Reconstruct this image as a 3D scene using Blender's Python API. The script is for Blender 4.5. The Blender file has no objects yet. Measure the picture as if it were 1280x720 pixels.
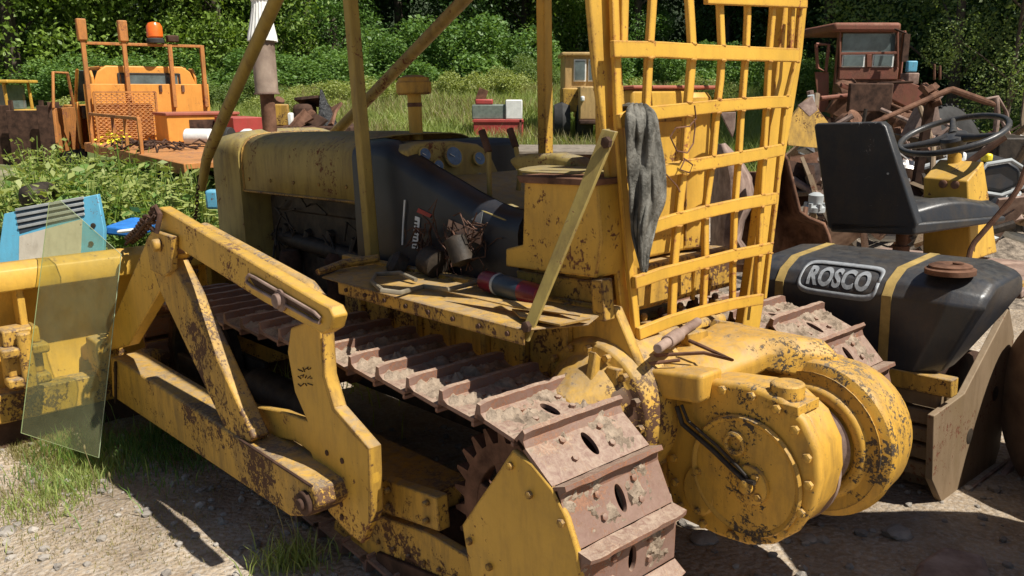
import bpy, bmesh, math, random
import numpy as np
from mathutils import Vector, Matrix, noise
rnd = random.Random(11)
sc = bpy.context.scene
COL = sc.collection
pi = math.pi
# ---------------------------------------------------------------- camera
FPX, CH = 1050.0, 1.85
PITCH = math.atan(250 / FPX)
cam_d = bpy.data.cameras.new('camera'); cam = bpy.data.objects.new('camera', cam_d); COL.objects.link(cam)
cam.location = (0, 0, CH); cam.rotation_euler = (pi / 2 - PITCH, 0, 0)
cam_d.sensor_width = 36; cam_d.lens = FPX / 1280 * 36; cam_d.clip_end = 1000; cam_d.clip_start = .05
sc.camera = cam
def ray(x, y):
    a = (x - 640) / FPX; b = -(y - 360) / FPX
    return Vector((a, math.cos(PITCH) + b * math.sin(PITCH), -math.sin(PITCH) + b * math.cos(PITCH)))
CAM = Vector((0, 0, CH))
def at(x, y, Y):
    r = ray(x, y); return CAM + r * (Y / r.y)
def atz(x, y, z):
    r = ray(x, y); return CAM + r * ((z - CH) / r.z)
# machine frame: x forward, -y to the machine's far side (v), z up; the machine stands slightly nose down
AZ = math.radians(42); TL = .042
Fh = Vector((-math.sin(AZ), math.cos(AZ), 0)); Rh = Vector((math.cos(AZ), math.sin(AZ), 0))
Fx = Fh * math.cos(TL) + Vector((0, 0, -math.sin(TL))); Uz = Fh * math.sin(TL) + Vector((0, 0, math.cos(TL)))
ORG = Vector((.0228, 2.2262, .10))
MF = Matrix((( Fx.x, -Rh.x, Uz.x, ORG.x), (Fx.y, -Rh.y, Uz.y, ORG.y), (Fx.z, -Rh.z, Uz.z, ORG.z), (0, 0, 0, 1)))
MI = MF.inverted()
CL = MI @ CAM
def _lr(x, y): return MI.to_3x3() @ ray(x, y)
def V(x, y, v): r = _lr(x, y); return CL + r * ((-v - CL.y) / r.y)
def U(x, y, u): r = _lr(x, y); return CL + r * ((u - CL.x) / r.x)
def W(x, y, w): r = _lr(x, y); return CL + r * ((w - CL.z) / r.z)
def P(u, v, w): return Vector((u, -v, w))
DV = Vector((0, -1, 0)); DU = Vector((1, 0, 0)); DW = Vector((0, 0, 1))
# ---------------------------------------------------------------- mesh builder
class MB:
    def __init__(s): s.v = []; s.f = []; s.m = []; s.cur = 0
    def add(s, vs, fs):
        o = len(s.v); s.v += [tuple(v) for v in vs]; s.f += [tuple(i + o for i in f) for f in fs]; s.m += [s.cur] * len(fs); return s
    def box(s, c, size, R=None):
        c = Vector(c); h = Vector(size) / 2; vs = []
        for z in (-1, 1):
            for y in (-1, 1):
                for x in (-1, 1):
                    p = Vector((x * h.x, y * h.y, z * h.z))
                    if R: p = R @ p
                    vs.append(c + p)
        return s.add(vs, [(0, 2, 3, 1), (4, 5, 7, 6), (0, 1, 5, 4), (2, 6, 7, 3), (0, 4, 6, 2), (1, 3, 7, 5)])
    def beam(s, a, b, w, h, up=(0, 0, 1)):
        a = Vector(a); b = Vector(b); d = (b - a); L = d.length; d.normalize(); up = Vector(up)
        if abs(d.dot(up)) > .98: up = Vector((1, 0, 0))
        sd = d.cross(up).normalized(); u2 = sd.cross(d)
        R = Matrix((d, sd, u2)).transposed()
        return s.box((a + b) / 2, (L, w, h), R)
    def tube(s, pts, r, n=10, caps=True):
        pts = [Vector(p) for p in pts]; k = len(pts)
        rs = r if isinstance(r, (list, tuple)) else [r] * k
        vs = []; fs = []; ref = None
        for i, p in enumerate(pts):
            d = (pts[min(i + 1, k - 1)] - pts[max(i - 1, 0)]).normalized()
            if ref is None: ref = Vector((0, 0, 1)) if abs(d.z) < .9 else Vector((1, 0, 0))
            a = d.cross(ref).normalized(); b = d.cross(a).normalized(); ref = -b if False else ref
            a = (ref - d * ref.dot(d)).normalized(); ref = a; b = d.cross(a)
            for j in range(n):
                t = 2 * pi * j / n; vs.append(p + (a * math.cos(t) + b * math.sin(t)) * rs[i])
        for i in range(k - 1):
            for j in range(n):
                fs.append((i * n + j, i * n + (j + 1) % n, (i + 1) * n + (j + 1) % n, (i + 1) * n + j))
        if caps: fs += [tuple(range(n))[::-1], tuple(range((k - 1) * n, k * n))]
        return s.add(vs, fs)
    def lathe(s, prof, c, axis=(0, 0, 1), n=32, flute=None):
        c = Vector(c); ax = Vector(axis).normalized(); a = ax.orthogonal().normalized(); b = ax.cross(a)
        vs = []; fs = []; k = len(prof)
        for (r, h) in prof:
            for j in range(n):
                t = 2 * pi * j / n; rr = max(r, .0005) * (1 + (flute * (1 if j % 2 else -1) if flute else 0))
                vs.append(c + ax * h + (a * math.cos(t) + b * math.sin(t)) * rr)
        for i in range(k - 1):
            for j in range(n):
                fs.append((i * n + j, i * n + (j + 1) % n, (i + 1) * n + (j + 1) % n, (i + 1) * n + j))
        fs += [tuple(range(n))[::-1], tuple(range((k - 1) * n, k * n))]
        return s.add(vs, fs)
    def prism(s, poly, vec):
        poly = [Vector(p) for p in poly]; vec = Vector(vec); n = len(poly)
        vs = poly + [p + vec for p in poly]
        fs = [tuple(range(n))[::-1], tuple(range(n, 2 * n))] + [(i, (i + 1) % n, (i + 1) % n + n, i + n) for i in range(n)]
        return s.add(vs, fs)
    def loft(s, secs, caps=True, closed=True):
        n = len(secs[0]); vs = [p for q in secs for p in q]; fs = []
        for i in range(len(secs) - 1):
            for j in range(n if closed else n - 1):
                fs.append((i * n + j, i * n + (j + 1) % n, (i + 1) * n + (j + 1) % n, (i + 1) * n + j))
        if caps and closed: fs += [tuple(range(n))[::-1], tuple(range((len(secs) - 1) * n, len(secs) * n))]
        return s.add(vs, fs)
    def mesh(s, name, mats, ang=35, recalc=True):
        me = bpy.data.meshes.new(name); me.from_pydata([tuple(v) for v in s.v], [], s.f)
        for m in (mats if isinstance(mats, (list, tuple)) else [mats]): me.materials.append(m)
        me.polygons.foreach_set('material_index', s.m)
        if recalc:
            bm = bmesh.new(); bm.from_mesh(me); bmesh.ops.recalc_face_normals(bm, faces=bm.faces); bm.to_mesh(me); bm.free()
        me.polygons.foreach_set('use_smooth', [True] * len(me.polygons)); me.set_sharp_from_angle(angle=math.radians(ang))
        me.update(); return me
    def obj(s, name, mats, parent=None, bevel=0, seg=2, ang=35, solid=0, sub=0, recalc=True):
        o = bpy.data.objects.new(name, s.mesh(name, mats, ang, recalc)); COL.objects.link(o); o.parent = parent
        if solid:
            m = o.modifiers.new('solidify', 'SOLIDIFY'); m.thickness = solid; m.offset = 0
        if sub:
            m = o.modifiers.new('subdivision', 'SUBSURF'); m.levels = sub; m.render_levels = sub
        if bevel:
            m = o.modifiers.new('bevel', 'BEVEL'); m.width = bevel; m.segments = seg; m.limit_method = 'ANGLE'; m.angle_limit = math.radians(40)
        return o
def parts(mb, name, mats, parent=None, bevel=0, **kw):
    # every loose piece becomes an object of its own
    n = len(mb.v); par = list(range(n))
    def find(i):
        while par[i] != i: par[i] = par[par[i]]; i = par[i]
        return i
    for f in mb.f:
        for k in f[1:]: par[find(k)] = find(f[0])
    gr = {}
    for f in mb.f: gr.setdefault(find(f[0]), []).append(f)
    out = []
    for fs in gr.values():
        idx = sorted({k for f in fs for k in f}); mp = {k: i for i, k in enumerate(idx)}; q = MB(); q.add([mb.v[k] for k in idx], [tuple(mp[k] for k in f) for f in fs]); out.append(q.obj(name, mats, parent, bevel=bevel, **kw))
    return out
def tag(o, label=None, cat=None, group=None, kind=None):
    if label: o['label'] = label
    if cat: o['category'] = cat
    if group: o['group'] = group
    if kind: o['kind'] = kind
    return o
def empty(name, label=None, cat=None, loc=None, mat=None, group=None):
    o = bpy.data.objects.new(name, None); COL.objects.link(o); o.empty_display_size = .1
    if mat is not None: o.matrix_world = mat
    if loc is not None: o.location = loc
    return tag(o, label, cat, group)
def copy_tree(o, parent=None):
    c = o.copy(); COL.objects.link(c); c.parent = parent
    for ch in list(o.children): copy_tree(ch, c)
    return c
# ---------------------------------------------------------------- materials
def new_mat(name):
    m = bpy.data.materials.new(name); m.use_nodes = True; nt = m.node_tree; nt.nodes.clear()
    out = nt.nodes.new('ShaderNodeOutputMaterial'); b = nt.nodes.new('ShaderNodeBsdfPrincipled')
    nt.links.new(b.outputs[0], out.inputs[0]); return m, nt, b, out
def nz(nt, vec, scale, detail=8, rough=.6, dist=0):
    n = nt.nodes.new('ShaderNodeTexNoise'); n.inputs['Scale'].default_value = scale; n.inputs['Detail'].default_value = detail
    n.inputs['Roughness'].default_value = rough; n.inputs['Distortion'].default_value = dist
    nt.links.new(vec, n.inputs['Vector']); return n.outputs['Fac']
def ramp(nt, fac, a, b, ca=(0, 0, 0, 1), cb=(1, 1, 1, 1)):
    r = nt.nodes.new('ShaderNodeValToRGB'); r.color_ramp.elements[0].position = a; r.color_ramp.elements[1].position = b
    r.color_ramp.elements[0].color = ca; r.color_ramp.elements[1].color = cb; nt.links.new(fac, r.inputs[0]); return r.outputs[0]
def mixc(nt, fac, a, b, mode='MIX'):
    n = nt.nodes.new('ShaderNodeMix'); n.data_type = 'RGBA'; n.blend_type = mode
    for s, v in ((n.inputs[0], fac), (n.inputs[6], a), (n.inputs[7], b)):
        if isinstance(v, (int, float)): s.default_value = v
        elif isinstance(v, tuple): s.default_value = (v + (1,))[:4]
        else: nt.links.new(v, s)
    return n.outputs[2]
def mth(nt, op, a, b=0.0):
    n = nt.nodes.new('ShaderNodeMath'); n.operation = op
    for s, v in ((n.inputs[0], a), (n.inputs[1], b)):
        if isinstance(v, (int, float)): s.default_value = v
        else: nt.links.new(v, s)
    return n.outputs[0]
def bump(nt, b, h, st=.3, d=.01):
    n = nt.nodes.new('ShaderNodeBump'); n.inputs['Strength'].default_value = st; n.inputs['Distance'].default_value = d
    nt.links.new(h, n.inputs['Height']); nt.links.new(n.outputs[0], b.inputs['Normal'])
def worn(name, base, rust=.5, dust=.4, rough=.5, rustc=(.075, .028, .014), dustc=(.30, .24, .17), grime=.4, spec=.35, sc_=1.0, alt=None, edge=.9):
    m, nt, b, out = new_mat(name)
    tc = nt.nodes.new('ShaderNodeTexCoord'); vec = tc.outputs['Object']
    n1 = nz(nt, vec, 2.2 * sc_, 6); n2 = nz(nt, vec, 70 * sc_, 10, .72, .3); n3 = nz(nt, vec, 19 * sc_, 10, .72, .8); n4 = nz(nt, vec, 2.7 * sc_, 5, .6)
    lt = tuple(min(1, c * 1.22 + .02) for c in base); dk = tuple(c * .72 for c in base)
    c = mixc(nt, ramp(nt, n1, .3, .7), dk if alt is None else alt, lt)
    c = mixc(nt, .55, c, base)
    # grime: brownish film in broad streaked patches
    mp = nt.nodes.new('ShaderNodeMapping'); mp.inputs['Scale'].default_value = (7, 7, 1.3); nt.links.new(vec, mp.inputs['Vector'])
    st = nz(nt, mp.outputs[0], 2.4 * sc_, 8, .7)
    g = mth(nt, 'MULTIPLY', ramp(nt, st, .45, .75), grime)
    c = mixc(nt, g, c, (.10, .062, .028))
    c = mixc(nt, mth(nt, 'MULTIPLY', ramp(nt, nz(nt, vec, 3.7 * sc_, 7, .75), .50, .72), grime * .75), c, (.17, .115, .05))
    # chips
    f = mth(nt, 'ADD', mth(nt, 'MULTIPLY', n2, .5), mth(nt, 'MULTIPLY', n3, .5))
    f = mth(nt, 'ADD', f, mth(nt, 'MULTIPLY', mth(nt, 'SUBTRACT', n4, .5), .55))
    if edge:
        bv = nt.nodes.new('ShaderNodeBevel'); bv.samples = 3; bv.inputs['Radius'].default_value = .014 / sc_; g0 = nt.nodes.new('ShaderNodeNewGeometry')
        vm = nt.nodes.new('ShaderNodeVectorMath'); vm.operation = 'DOT_PRODUCT'; nt.links.new(bv.outputs[0], vm.inputs[0]); nt.links.new(g0.outputs['Normal'], vm.inputs[1])
        f = mth(nt, 'ADD', f, mth(nt, 'MULTIPLY', mth(nt, 'SUBTRACT', 1.0, vm.outputs['Value']), edge))
    th = .665 - .13 * rust
    chip = ramp(nt, f, th, th + .018)
    rc = mixc(nt, n2, rustc, tuple(min(1, x * 2.6) for x in rustc))
    c = mixc(nt, chip, c, rc)
    # dust on faces that look up
    ge = nt.nodes.new('ShaderNodeNewGeometry'); sp = nt.nodes.new('ShaderNodeSeparateXYZ'); nt.links.new(ge.outputs['Normal'], sp.inputs[0])
    up = ramp(nt, sp.outputs[2], .35, .95); dd = mth(nt, 'MULTIPLY', mth(nt, 'MULTIPLY', up, ramp(nt, n3, .35, .62)), dust)
    c = mixc(nt, dd, c, dustc)
    nt.links.new(c, b.inputs['Base Color'])
    r = mth(nt, 'ADD', mth(nt, 'MULTIPLY', chip, .35), rough); nt.links.new(r, b.inputs['Roughness'])
    b.inputs['Specular IOR Level'].default_value = spec
    h = mth(nt, 'ADD', mth(nt, 'MULTIPLY', n1, .6), mth(nt, 'MULTIPLY', chip, -.12)); h = mth(nt, 'ADD', h, mth(nt, 'MULTIPLY', n2, .08))
    bump(nt, b, h, .5, .02)
    return m
def plain(name, col, rough=.6, var=.25, sc_=12, metal=0, spec=.4, bmp=.3, col2=None, bd=.006):
    m, nt, b, out = new_mat(name)
    tc = nt.nodes.new('ShaderNodeTexCoord'); n = nz(nt, tc.outputs['Object'], sc_, 8, .65); n2 = nz(nt, tc.outputs['Object'], sc_ * 5, 6, .7)
    c2 = col2 or tuple(min(1, x * (1 + var) + .01 * var) for x in col)
    c = mixc(nt, ramp(nt, n, .32, .68), tuple(x * (1 - var) for x in col), c2)
    nt.links.new(c, b.inputs['Base Color']); b.inputs['Roughness'].default_value = rough; b.inputs['Metallic'].default_value = metal
    b.inputs['Specular IOR Level'].default_value = spec
    if bmp: bump(nt, b, mth(nt, 'ADD', n, mth(nt, 'MULTIPLY', n2, .3)), bmp, bd)
    return m
YB = (.60, .35, .048)
M = {}
M['yel'] = worn('yellow_paint', YB, .45, .35, grime=.35)
M['yeld'] = worn('yellow_paint_dirty', (.52, .30, .045), .85, .75, .6, grime=.85, rustc=(.05, .025, .014))
M['yelw'] = worn('yellow_paint_winch', (.56, .31, .04), .72, .55, .55, grime=.55, rustc=(.035, .026, .018), sc_=1.3, edge=.35)
M['yels'] = worn('yellow_paint_screen', (.64, .37, .045), .42, .25, .5, grime=.2, rustc=(.16, .06, .02))
M['yelp'] = worn('olive_yellow_pipe', (.33, .235, .05), .55, .3, .6, grime=.7, edge=0)
M['hood'] = worn('faded_hood_paint', (.34, .255, .07), .55, .85, .62, grime=.7, dustc=(.23, .20, .14), edge=0)
M['rust'] = plain('rusty_steel', (.12, .058, .036), .85, .5, 9, col2=(.23, .12, .075), bmp=.6, spec=.2)
M['rustd'] = plain('dark_rusty_steel', (.05, .03, .022), .85, .5, 8, col2=(.11, .06, .04), bmp=.6, spec=.2)
M['rustp'] = plain('pale_rusty_steel', (.22, .135, .105), .8, .4, 10, col2=(.36, .26, .21), bmp=.6, spec=.3)
M['shoe'] = worn('track_shoe_steel', (.165, .09, .068), .8, .8, .58, alt=(.30, .21, .17), rustc=(.13, .06, .035), dustc=(.42, .33, .25), grime=.3, spec=.25, sc_=2.2)
M['brown'] = worn('brown_dirty_steel', (.21, .145, .085), .6, .5, .7, grime=.6, edge=0)
M['mud'] = plain('dried_mud', (.22, .165, .12), .95, .3, 22, col2=(.40, .315, .235), bmp=1, spec=.1, bd=.012)
M['dark'] = plain('oily_black_iron', (.022, .018, .015), .6, .5, 12, col2=(.06, .045, .032), bmp=.7, spec=.3)
M['cowl'] = plain('black_cowl_paint', (.018, .02, .026), .42, .35, 4, bmp=.25, spec=.45)
M['vinyl'] = worn('black_vinyl', (.022, .024, .028), .1, .35, .38, rustc=(.09, .085, .08), dustc=(.16, .15, .13), grime=.25, edge=0, spec=.45)
M['tank'] = worn('black_plastic', (.024, .027, .034), .1, .30, .36, rustc=(.10, .10, .10), dustc=(.17, .16, .14), grime=.3, edge=0, spec=.5)
M['rubber'] = plain('tyre_rubber', (.03, .029, .028), .8, .3, 10, bmp=.4)
M['white'] = plain('white_paint', (.74, .74, .70), .6, .12, 10)
M['grey'] = plain('grey_paint', (.36, .38, .38), .6, .2, 6)
M['steel'] = plain('bare_steel', (.35, .33, .31), .4, .3, 20, metal=.7)
M['red'] = worn('red_paint', (.38, .05, .045), .35, .5, .5, dustc=(.45, .2, .17), grime=.2, edge=0)
M['redtop'] = worn('red_primer', (.36, .10, .065), .5, .3, .6, grime=.3, edge=0)
M['org'] = worn('orange_paint', (.72, .31, .055), .35, .3, .5, grime=.22, rustc=(.12, .045, .02), edge=0)
M['orgr'] = worn('orange_red_paint', (.62, .15, .04), .35, .3, .5, grime=.25, edge=0)
M['orust'] = worn('rusty_orange_steel', (.50, .20, .05), .8, .3, .7, grime=.6, rustc=(.14, .055, .03), edge=0)
M['beige'] = worn('tan_paint', (.47, .31, .12), .5, .3, .6, grime=.4, edge=0)
M['rcab'] = worn('rust_red_cab_paint', (.20, .065, .04), .9, .5, .7, grime=.6, rustc=(.09, .04, .028), dustc=(.42, .2, .14), edge=0)
M['blue'] = worn('light_blue_paint', (.10, .36, .52), .4, .35, .5, grime=.2, dustc=(.35, .42, .42), edge=0)
M['blued'] = plain('vent_recess_shade', (.02, .035, .05), .7, .3)  # dark tone that paints the shade inside the hood vent
M['cream'] = worn('cream_paint', (.50, .45, .36), .4, .4, .6, grime=.3, edge=0)
M['cloth'] = plain('grey_cloth', (.07, .068, .058), .95, .4, 16, col2=(.24, .23, .20), bmp=1, spec=.1, bd=.02)
M['wood'] = plain('weathered_wood', (.22, .185, .145), .9, .3, 8, bmp=.6)
M['rock'] = plain('rock', (.25, .22, .19), .9, .35, 6, col2=(.42, .38, .33), bmp=1, bd=.02)
M['bark'] = plain('bark', (.085, .065, .048), .95, .4, 5, bmp=1, bd=.03)
M['gauge'] = plain('gauge_face', (.05, .09, .16), .15, .4, 40, spec=.8)
M['strap'] = plain('dull_yellow_strap', (.36, .25, .08), .6, .3, 12)
M['blueplast'] = plain('blue_plastic', (.03, .18, .55), .5, .2)
M['wglass'] = plain('cab_window_glass', (.10, .13, .13), .12, .5, 3, spec=.8, bmp=.05)
M['amber'] = plain('amber_lens', (.85, .16, .02), .25, .15, spec=.6)
def glass_mat():
    m, nt, b, out = new_mat('old_sheet_glass')
    tr = nt.nodes.new('ShaderNodeBsdfTransparent'); tr.inputs[0].default_value = (.92, .94, .80, 1)
    b.inputs['Base Color'].default_value = (.42, .42, .24, 1); b.inputs['Roughness'].default_value = .12; b.inputs['Specular IOR Level'].default_value = .8
    tc = nt.nodes.new('ShaderNodeTexCoord'); n = nz(nt, tc.outputs['Object'], 3, 8, .7); f = ramp(nt, n, .3, .8, (.05, .05, .05, 1), (.19, .19, .19, 1))
    mx = nt.nodes.new('ShaderNodeMixShader'); nt.links.new(f, mx.inputs[0]); nt.links.new(tr.outputs[0], mx.inputs[1]); nt.links.new(b.outputs[0], mx.inputs[2])
    nt.links.new(mx.outputs[0], out.inputs[0]); return m
M['glass'] = glass_mat()
def leaf_mat(name, a, b_, tr=.35):
    m, nt, b, out = new_mat(name)
    g = nt.nodes.new('ShaderNodeNewGeometry'); tc = nt.nodes.new('ShaderNodeTexCoord')
    n = nz(nt, tc.outputs['Object'], .8, 3)
    f = mth(nt, 'ADD', mth(nt, 'MULTIPLY', g.outputs['Random Per Island'], .6), mth(nt, 'MULTIPLY', ramp(nt, n, .3, .7), .4))
    c = mixc(nt, f, a, b_); nt.links.new(c, b.inputs['Base Color']); b.inputs['Roughness'].default_value = .5; b.inputs['Specular IOR Level'].default_value = .35
    t = nt.nodes.new('ShaderNodeBsdfTranslucent'); nt.links.new(mixc(nt, 1.0, c, (1.0, 1.0, .45), 'MULTIPLY'), t.inputs[0])
    mx = nt.nodes.new('ShaderNodeMixShader'); mx.inputs[0].default_value = tr
    nt.links.new(b.outputs[0], mx.inputs[1]); nt.links.new(t.outputs[0], mx.inputs[2]); nt.links.new(mx.outputs[0], out.inputs[0]); return m
M['leafw'] = leaf_mat('weed_leaves', (.20, .26, .06), (.44, .48, .17), .4)
M['leaf'] = leaf_mat('broad_leaves', (.09, .16, .025), (.28, .40, .07))
M['leafd'] = leaf_mat('dark_leaves', (.02, .05, .014), (.08, .15, .035), .2)
M['leafc'] = leaf_mat('cedar_leaves', (.05, .12, .02), (.15, .27, .05), .25)
M['leafb'] = leaf_mat('bramble_leaves', (.06, .14, .03), (.22, .35, .09))
M['leafl'] = leaf_mat('pale_leaves', (.11, .18, .05), (.26, .34, .11), .4)
M['grass'] = leaf_mat('grass_blades', (.22, .30, .07), (.50, .56, .20), .45)
M['grassd'] = leaf_mat('dry_grass_blades', (.20, .17, .07), (.42, .37, .18), .4)
M['flower'] = plain('yellow_petals', (.75, .60, .02), .6)
# ================================================================= BULLDOZER
DZ = empty('bulldozer', 'old yellow crawler bulldozer with open mesh rear screen, filling the foreground', 'bulldozer', mat=MF)
def pp(fn, pts, c, off=None):
    r = [fn(x, y, c) for x, y in pts]
    return [p + Vector(off) for p in r] if off is not None else r
# ---- tracks
SPR = (.12, .405, .385 - .0); IDL = (2.78, .40, .355)
def track_path():
    pts = []; (u0, w0, r0), (u1, w1, r1) = SPR, IDL
    a0 = math.atan2(r0 - r1, u1 - u0)
    N = 40
    for i in range(N + 1):                         # rear arc bottom -> top (counted over the rear)
        a = -pi / 2 - (pi) * i / N; pts.append((u0 + r0 * math.cos(a), w0 + r0 * math.sin(a)))
    for i in range(1, 40):                         # top run with sag between carrier rollers
        t = i / 40; u = u0 + (u1 - u0) * t; w = (w0 + r0) * (1 - t) + (w1 + r1) * t
        w += .036 * math.sin(pi * t) ** .7 - .012 * abs(math.sin(2 * pi * t));  pts.append((u, w))
    for i in range(N + 1):
        a = pi / 2 - pi * i / N; pts.append((u1 + r1 * math.cos(a), w1 + r1 * math.sin(a)))
    for i in range(1, 40):
        t = i / 40; pts.append((u1 + (u0 - u1) * t, (w1 - r1) * (1 - t) + (w0 - r0) * t))
    return pts
TP = track_path(); TP.append(TP[0])
seg = [0]
for i in range(1, len(TP)): seg.append(seg[-1] + math.dist(TP[i], TP[i - 1]))
TL_ = seg[-1]
def tp_at(s):
    s %= TL_; import bisect
    i = min(max(bisect.bisect_right(seg, s) - 1, 0), len(TP) - 2)
    t = (s - seg[i]) / max(1e-9, seg[i + 1] - seg[i]); return (TP[i][0] + (TP[i + 1][0] - TP[i][0]) * t, TP[i][1] + (TP[i + 1][1] - TP[i][1]) * t)
NS = 42; PIT = TL_ / NS
def shoe_mesh(seed, muddy):
    mb = MB(); x0, x1, T, WD = -PIT * .52, PIT * .40, .014, .42
    hx, ha, hb = -.018, .042, .0145                # hole centre, half length (travel), half width
    yc = -WD * .52; q = .07
    for ya, yb in ((0, yc + q), (yc - q, -WD)):
        mb.box(((x0 + x1) / 2, (ya + yb) / 2, T / 2), (x1 - x0, abs(ya - yb), T))
    n = 24; top = []; bot = []; otop = []; obot = []
    for j in range(n):
        t = 2 * pi * j / n; c, s_ = math.cos(t), math.sin(t)
        k = max(abs(c), abs(s_)); cx = hx + ha * c; cy = yc + hb * s_ * 1.25
        ox = hx + c / k * (x1 - hx if c > 0 else hx - x0); oy = yc + s_ / k * q
        top.append((cx, cy, T)); bot.append((cx, cy, 0)); otop.append((ox, oy, T)); obot.append((ox, oy, 0))
    mb.loft([obot, bot, top, otop], caps=False)
    mb.v = list(mb.v)
    # grouser with curved root and clipped ends
    gx = PIT * .40
    prof = [(gx - .035, T), (gx - .014, T + .010), (gx - .008, T + .042), (gx + .006, T + .044), (gx + .012, .0), (gx - .03, .0)]
    rn = random.Random(seed)
    secs = []
    for k in range(15):
        y = -WD * k / 14; e = .006 if k in (0, 14) else 0
        secs.append([(x + rn.uniform(-.0015, .0015), y, z - (e + rn.uniform(0, .004)) * (z > .025)) for x, z in prof])
    mb.loft(secs)
    # rear lip
    mb.beam((x0 + .006, 0, -.004), (x0 + .006, -WD, -.004), .012, .018)
    for sy in (-.13, -.29):
        for sx in (-.045, .02): mb.lathe([(.011, 0), (.011, .010), (.006, .012)], (sx, sy, T), n=6)
    mb.cur = 1
    nx, ny = 16, 40; vs = []; fs = []; ok = {}
    off = Vector((seed * 3.1, seed * 1.7, 0))
    for i in range(nx + 1):
        for j in range(ny + 1):
            x = x0 + .01 + (gx - .008 - x0 - .01) * i / nx; y = -.004 - (WD - .008) * j / ny
            e = min(1, min(j, ny - j) / 3) * min(1, i / 2)
            h = noise.noise(Vector((x * 14, y * 9, 0)) + off) * .6 + noise.noise(Vector((x * 45, y * 45, 3)) + off) * .30 + noise.noise(Vector((x * 120, y * 120, 7)) + off) * .30
            h = h + muddy - .25 + .25 * (i / nx) ** 2; d = math.hypot((x - hx) / (ha + .008), (y - yc) / (hb * 1.25 + .01))
            if d < 1.15: h = -1
            z = T + min(.034, max(-.03, h * .04)) * e - .001
            vs.append((x, y, z))
    for i in range(nx):
        for j in range(ny):
            a = i * (ny + 1) + j; q4 = (a, a + 1, a + ny + 2, a + ny + 1)
            if max(vs[k][2] for k in q4) > T - .002: fs.append(q4)
    mb.add(vs, fs)
    return mb.mesh('track_shoe', [M['shoe'], M['mud']], 40)
SHM = [shoe_mesh(i, m) for i, m in enumerate((.14, .36, .02, .44, .28, -.06))]
def make_track(v0, ph):
    # chain: link plates riding on pins
    mb = MB()
    for i in range(NS):
        a = tp_at((i - .42 + ph) * PIT); b = tp_at((i + .50 + ph) * PIT)
        for dv in (.13, .16, .27, .30):
            pa = P(a[0], v0 + dv, a[1]); pb = P(b[0], v0 + dv, b[1])
            c = P(1.4, v0 + dv, .4); ia = (c - pa); ia.y = 0
            up = Vector((-(pb - pa).z, 0, (pb - pa).x)).normalized()
            if up.dot(pa - P(min(max(pa.x, SPR[0]), IDL[0]), v0 + dv, .4)) < 0: up = -up
            mb.beam(pa - up * .042, pb - up * .042, .016, .05, up)
        p = P(a[0], v0, a[1]); up = (p - P(min(max(p.x, SPR[0]), IDL[0]), v0, .4)).normalized()
        q0 = p - up * .048; mb.tube([q0 + DV * .115, q0 + DV * .315], .02, 10)
    ch = mb.obj('track_chain', M['rustd'], DZ)
    rs = random.Random(3)
    for i in range(NS):
        s = (i + ph) * PIT; a = tp_at(s - .01); b = tp_at(s + .01); c = tp_at(s)
        d = Vector((b[0] - a[0], 0, b[1] - a[1])).normalized(); n = Vector((-d.z, 0, d.x))
        u = min(max(c[0], SPR[0]), IDL[0])
        if n.dot(Vector((c[0] - u, 0, c[1] - .40))) < 0: n = -n
        y = n.cross(d)
        Rm = Matrix((d, y, n)).transposed()
        tilt = Matrix.Rotation(-math.radians(rs.uniform(4.0, 7.5)), 3, 'Y') 
        o = bpy.data.objects.new('track_shoe', SHM[rs.choice([1, 3, 4]) if c[1] > .70 and .0 < c[0] < 2 else rs.choice([2, 0, 4, 2])]); COL.objects.link(o); o.parent = ch
        o.matrix_local = Matrix.Translation(P(c[0], v0, c[1]) - n * .014) @ (Rm @ tilt).to_4x4()
    # sprocket
    mb = MB(); n = 26; r1, r2 = .325, .272; prof = []
    for i in range(n):
        t0 = 2 * pi * i / n; w = 2 * pi / n
        for f, r in ((0, r2), (.18, r2), (.38, r1), (.56, r1), (.78, r2)): prof.append((r * math.cos(t0 + f * w), r * math.sin(t0 + f * w)))
    poly = [P(SPR[0] + x, v0 + .12, SPR[1] + z) for x, z in prof]
    # disc with lightening holes: ring + spokes
    k = len(poly); inner = [P(SPR[0] + .205 * math.cos(2 * pi * i / k), v0 + .12, SPR[1] + .205 * math.sin(2 * pi * i / k)) for i in range(k)]
    mb.loft([poly, inner, [p + DV * .045 for p in inner], [p + DV * .045 for p in poly], poly], caps=False)
    for i in range(6):
        a = 2 * pi * i / 6 + .2; c = P(SPR[0], v0 + .1425, SPR[1]); dvec = Vector((math.cos(a), 0, math.sin(a)))
        mb.beam(c + dvec * .06, c + dvec * .23, .04, .10, Vector((0, 1, 0)).cross(dvec))
    mb.lathe([(.12, -.03), (.12, .09), (.10, .11)], P(SPR[0], v0 + .25, SPR[1]), (0, 1, 0), 28)
    mb.obj('sprocket', M['rust'], DZ, bevel=.004)
    # idler
    mb = MB(); c = P(IDL[0], v0 + .21, IDL[1]); R_ = IDL[2] - .07
    mb.lathe([(.05, -.09), (.07, -.09), (.07, -.03), (R_ - .05, -.03), (R_ - .04, -.085), (R_, -.085), (R_, -.04), (R_ + .02, -.03), (R_ + .02, .03), (R_, .04), (R_, .085), (R_ - .04, .085), (R_ - .05, .03), (.07, .03), (.07, .09), (.05, .09)], c, (0, 1, 0), 40)
    mb.obj('idler_wheel', M['dark'], DZ)
    # rollers
    for u in (.62, 1.0, 1.38, 1.76, 2.14):
        MB().lathe([(.04, -.13), (.09, -.12), (.09, -.09), (.11, -.085), (.11, -.07), (.085, -.065), (.085, .065), (.11, .07), (.11, .085), (.09, .09), (.09, .12), (.04, .13)], P(u, v0 + .21, .165), (0, 1, 0), 24).obj('track_roller', M['rustd'], DZ)
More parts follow.
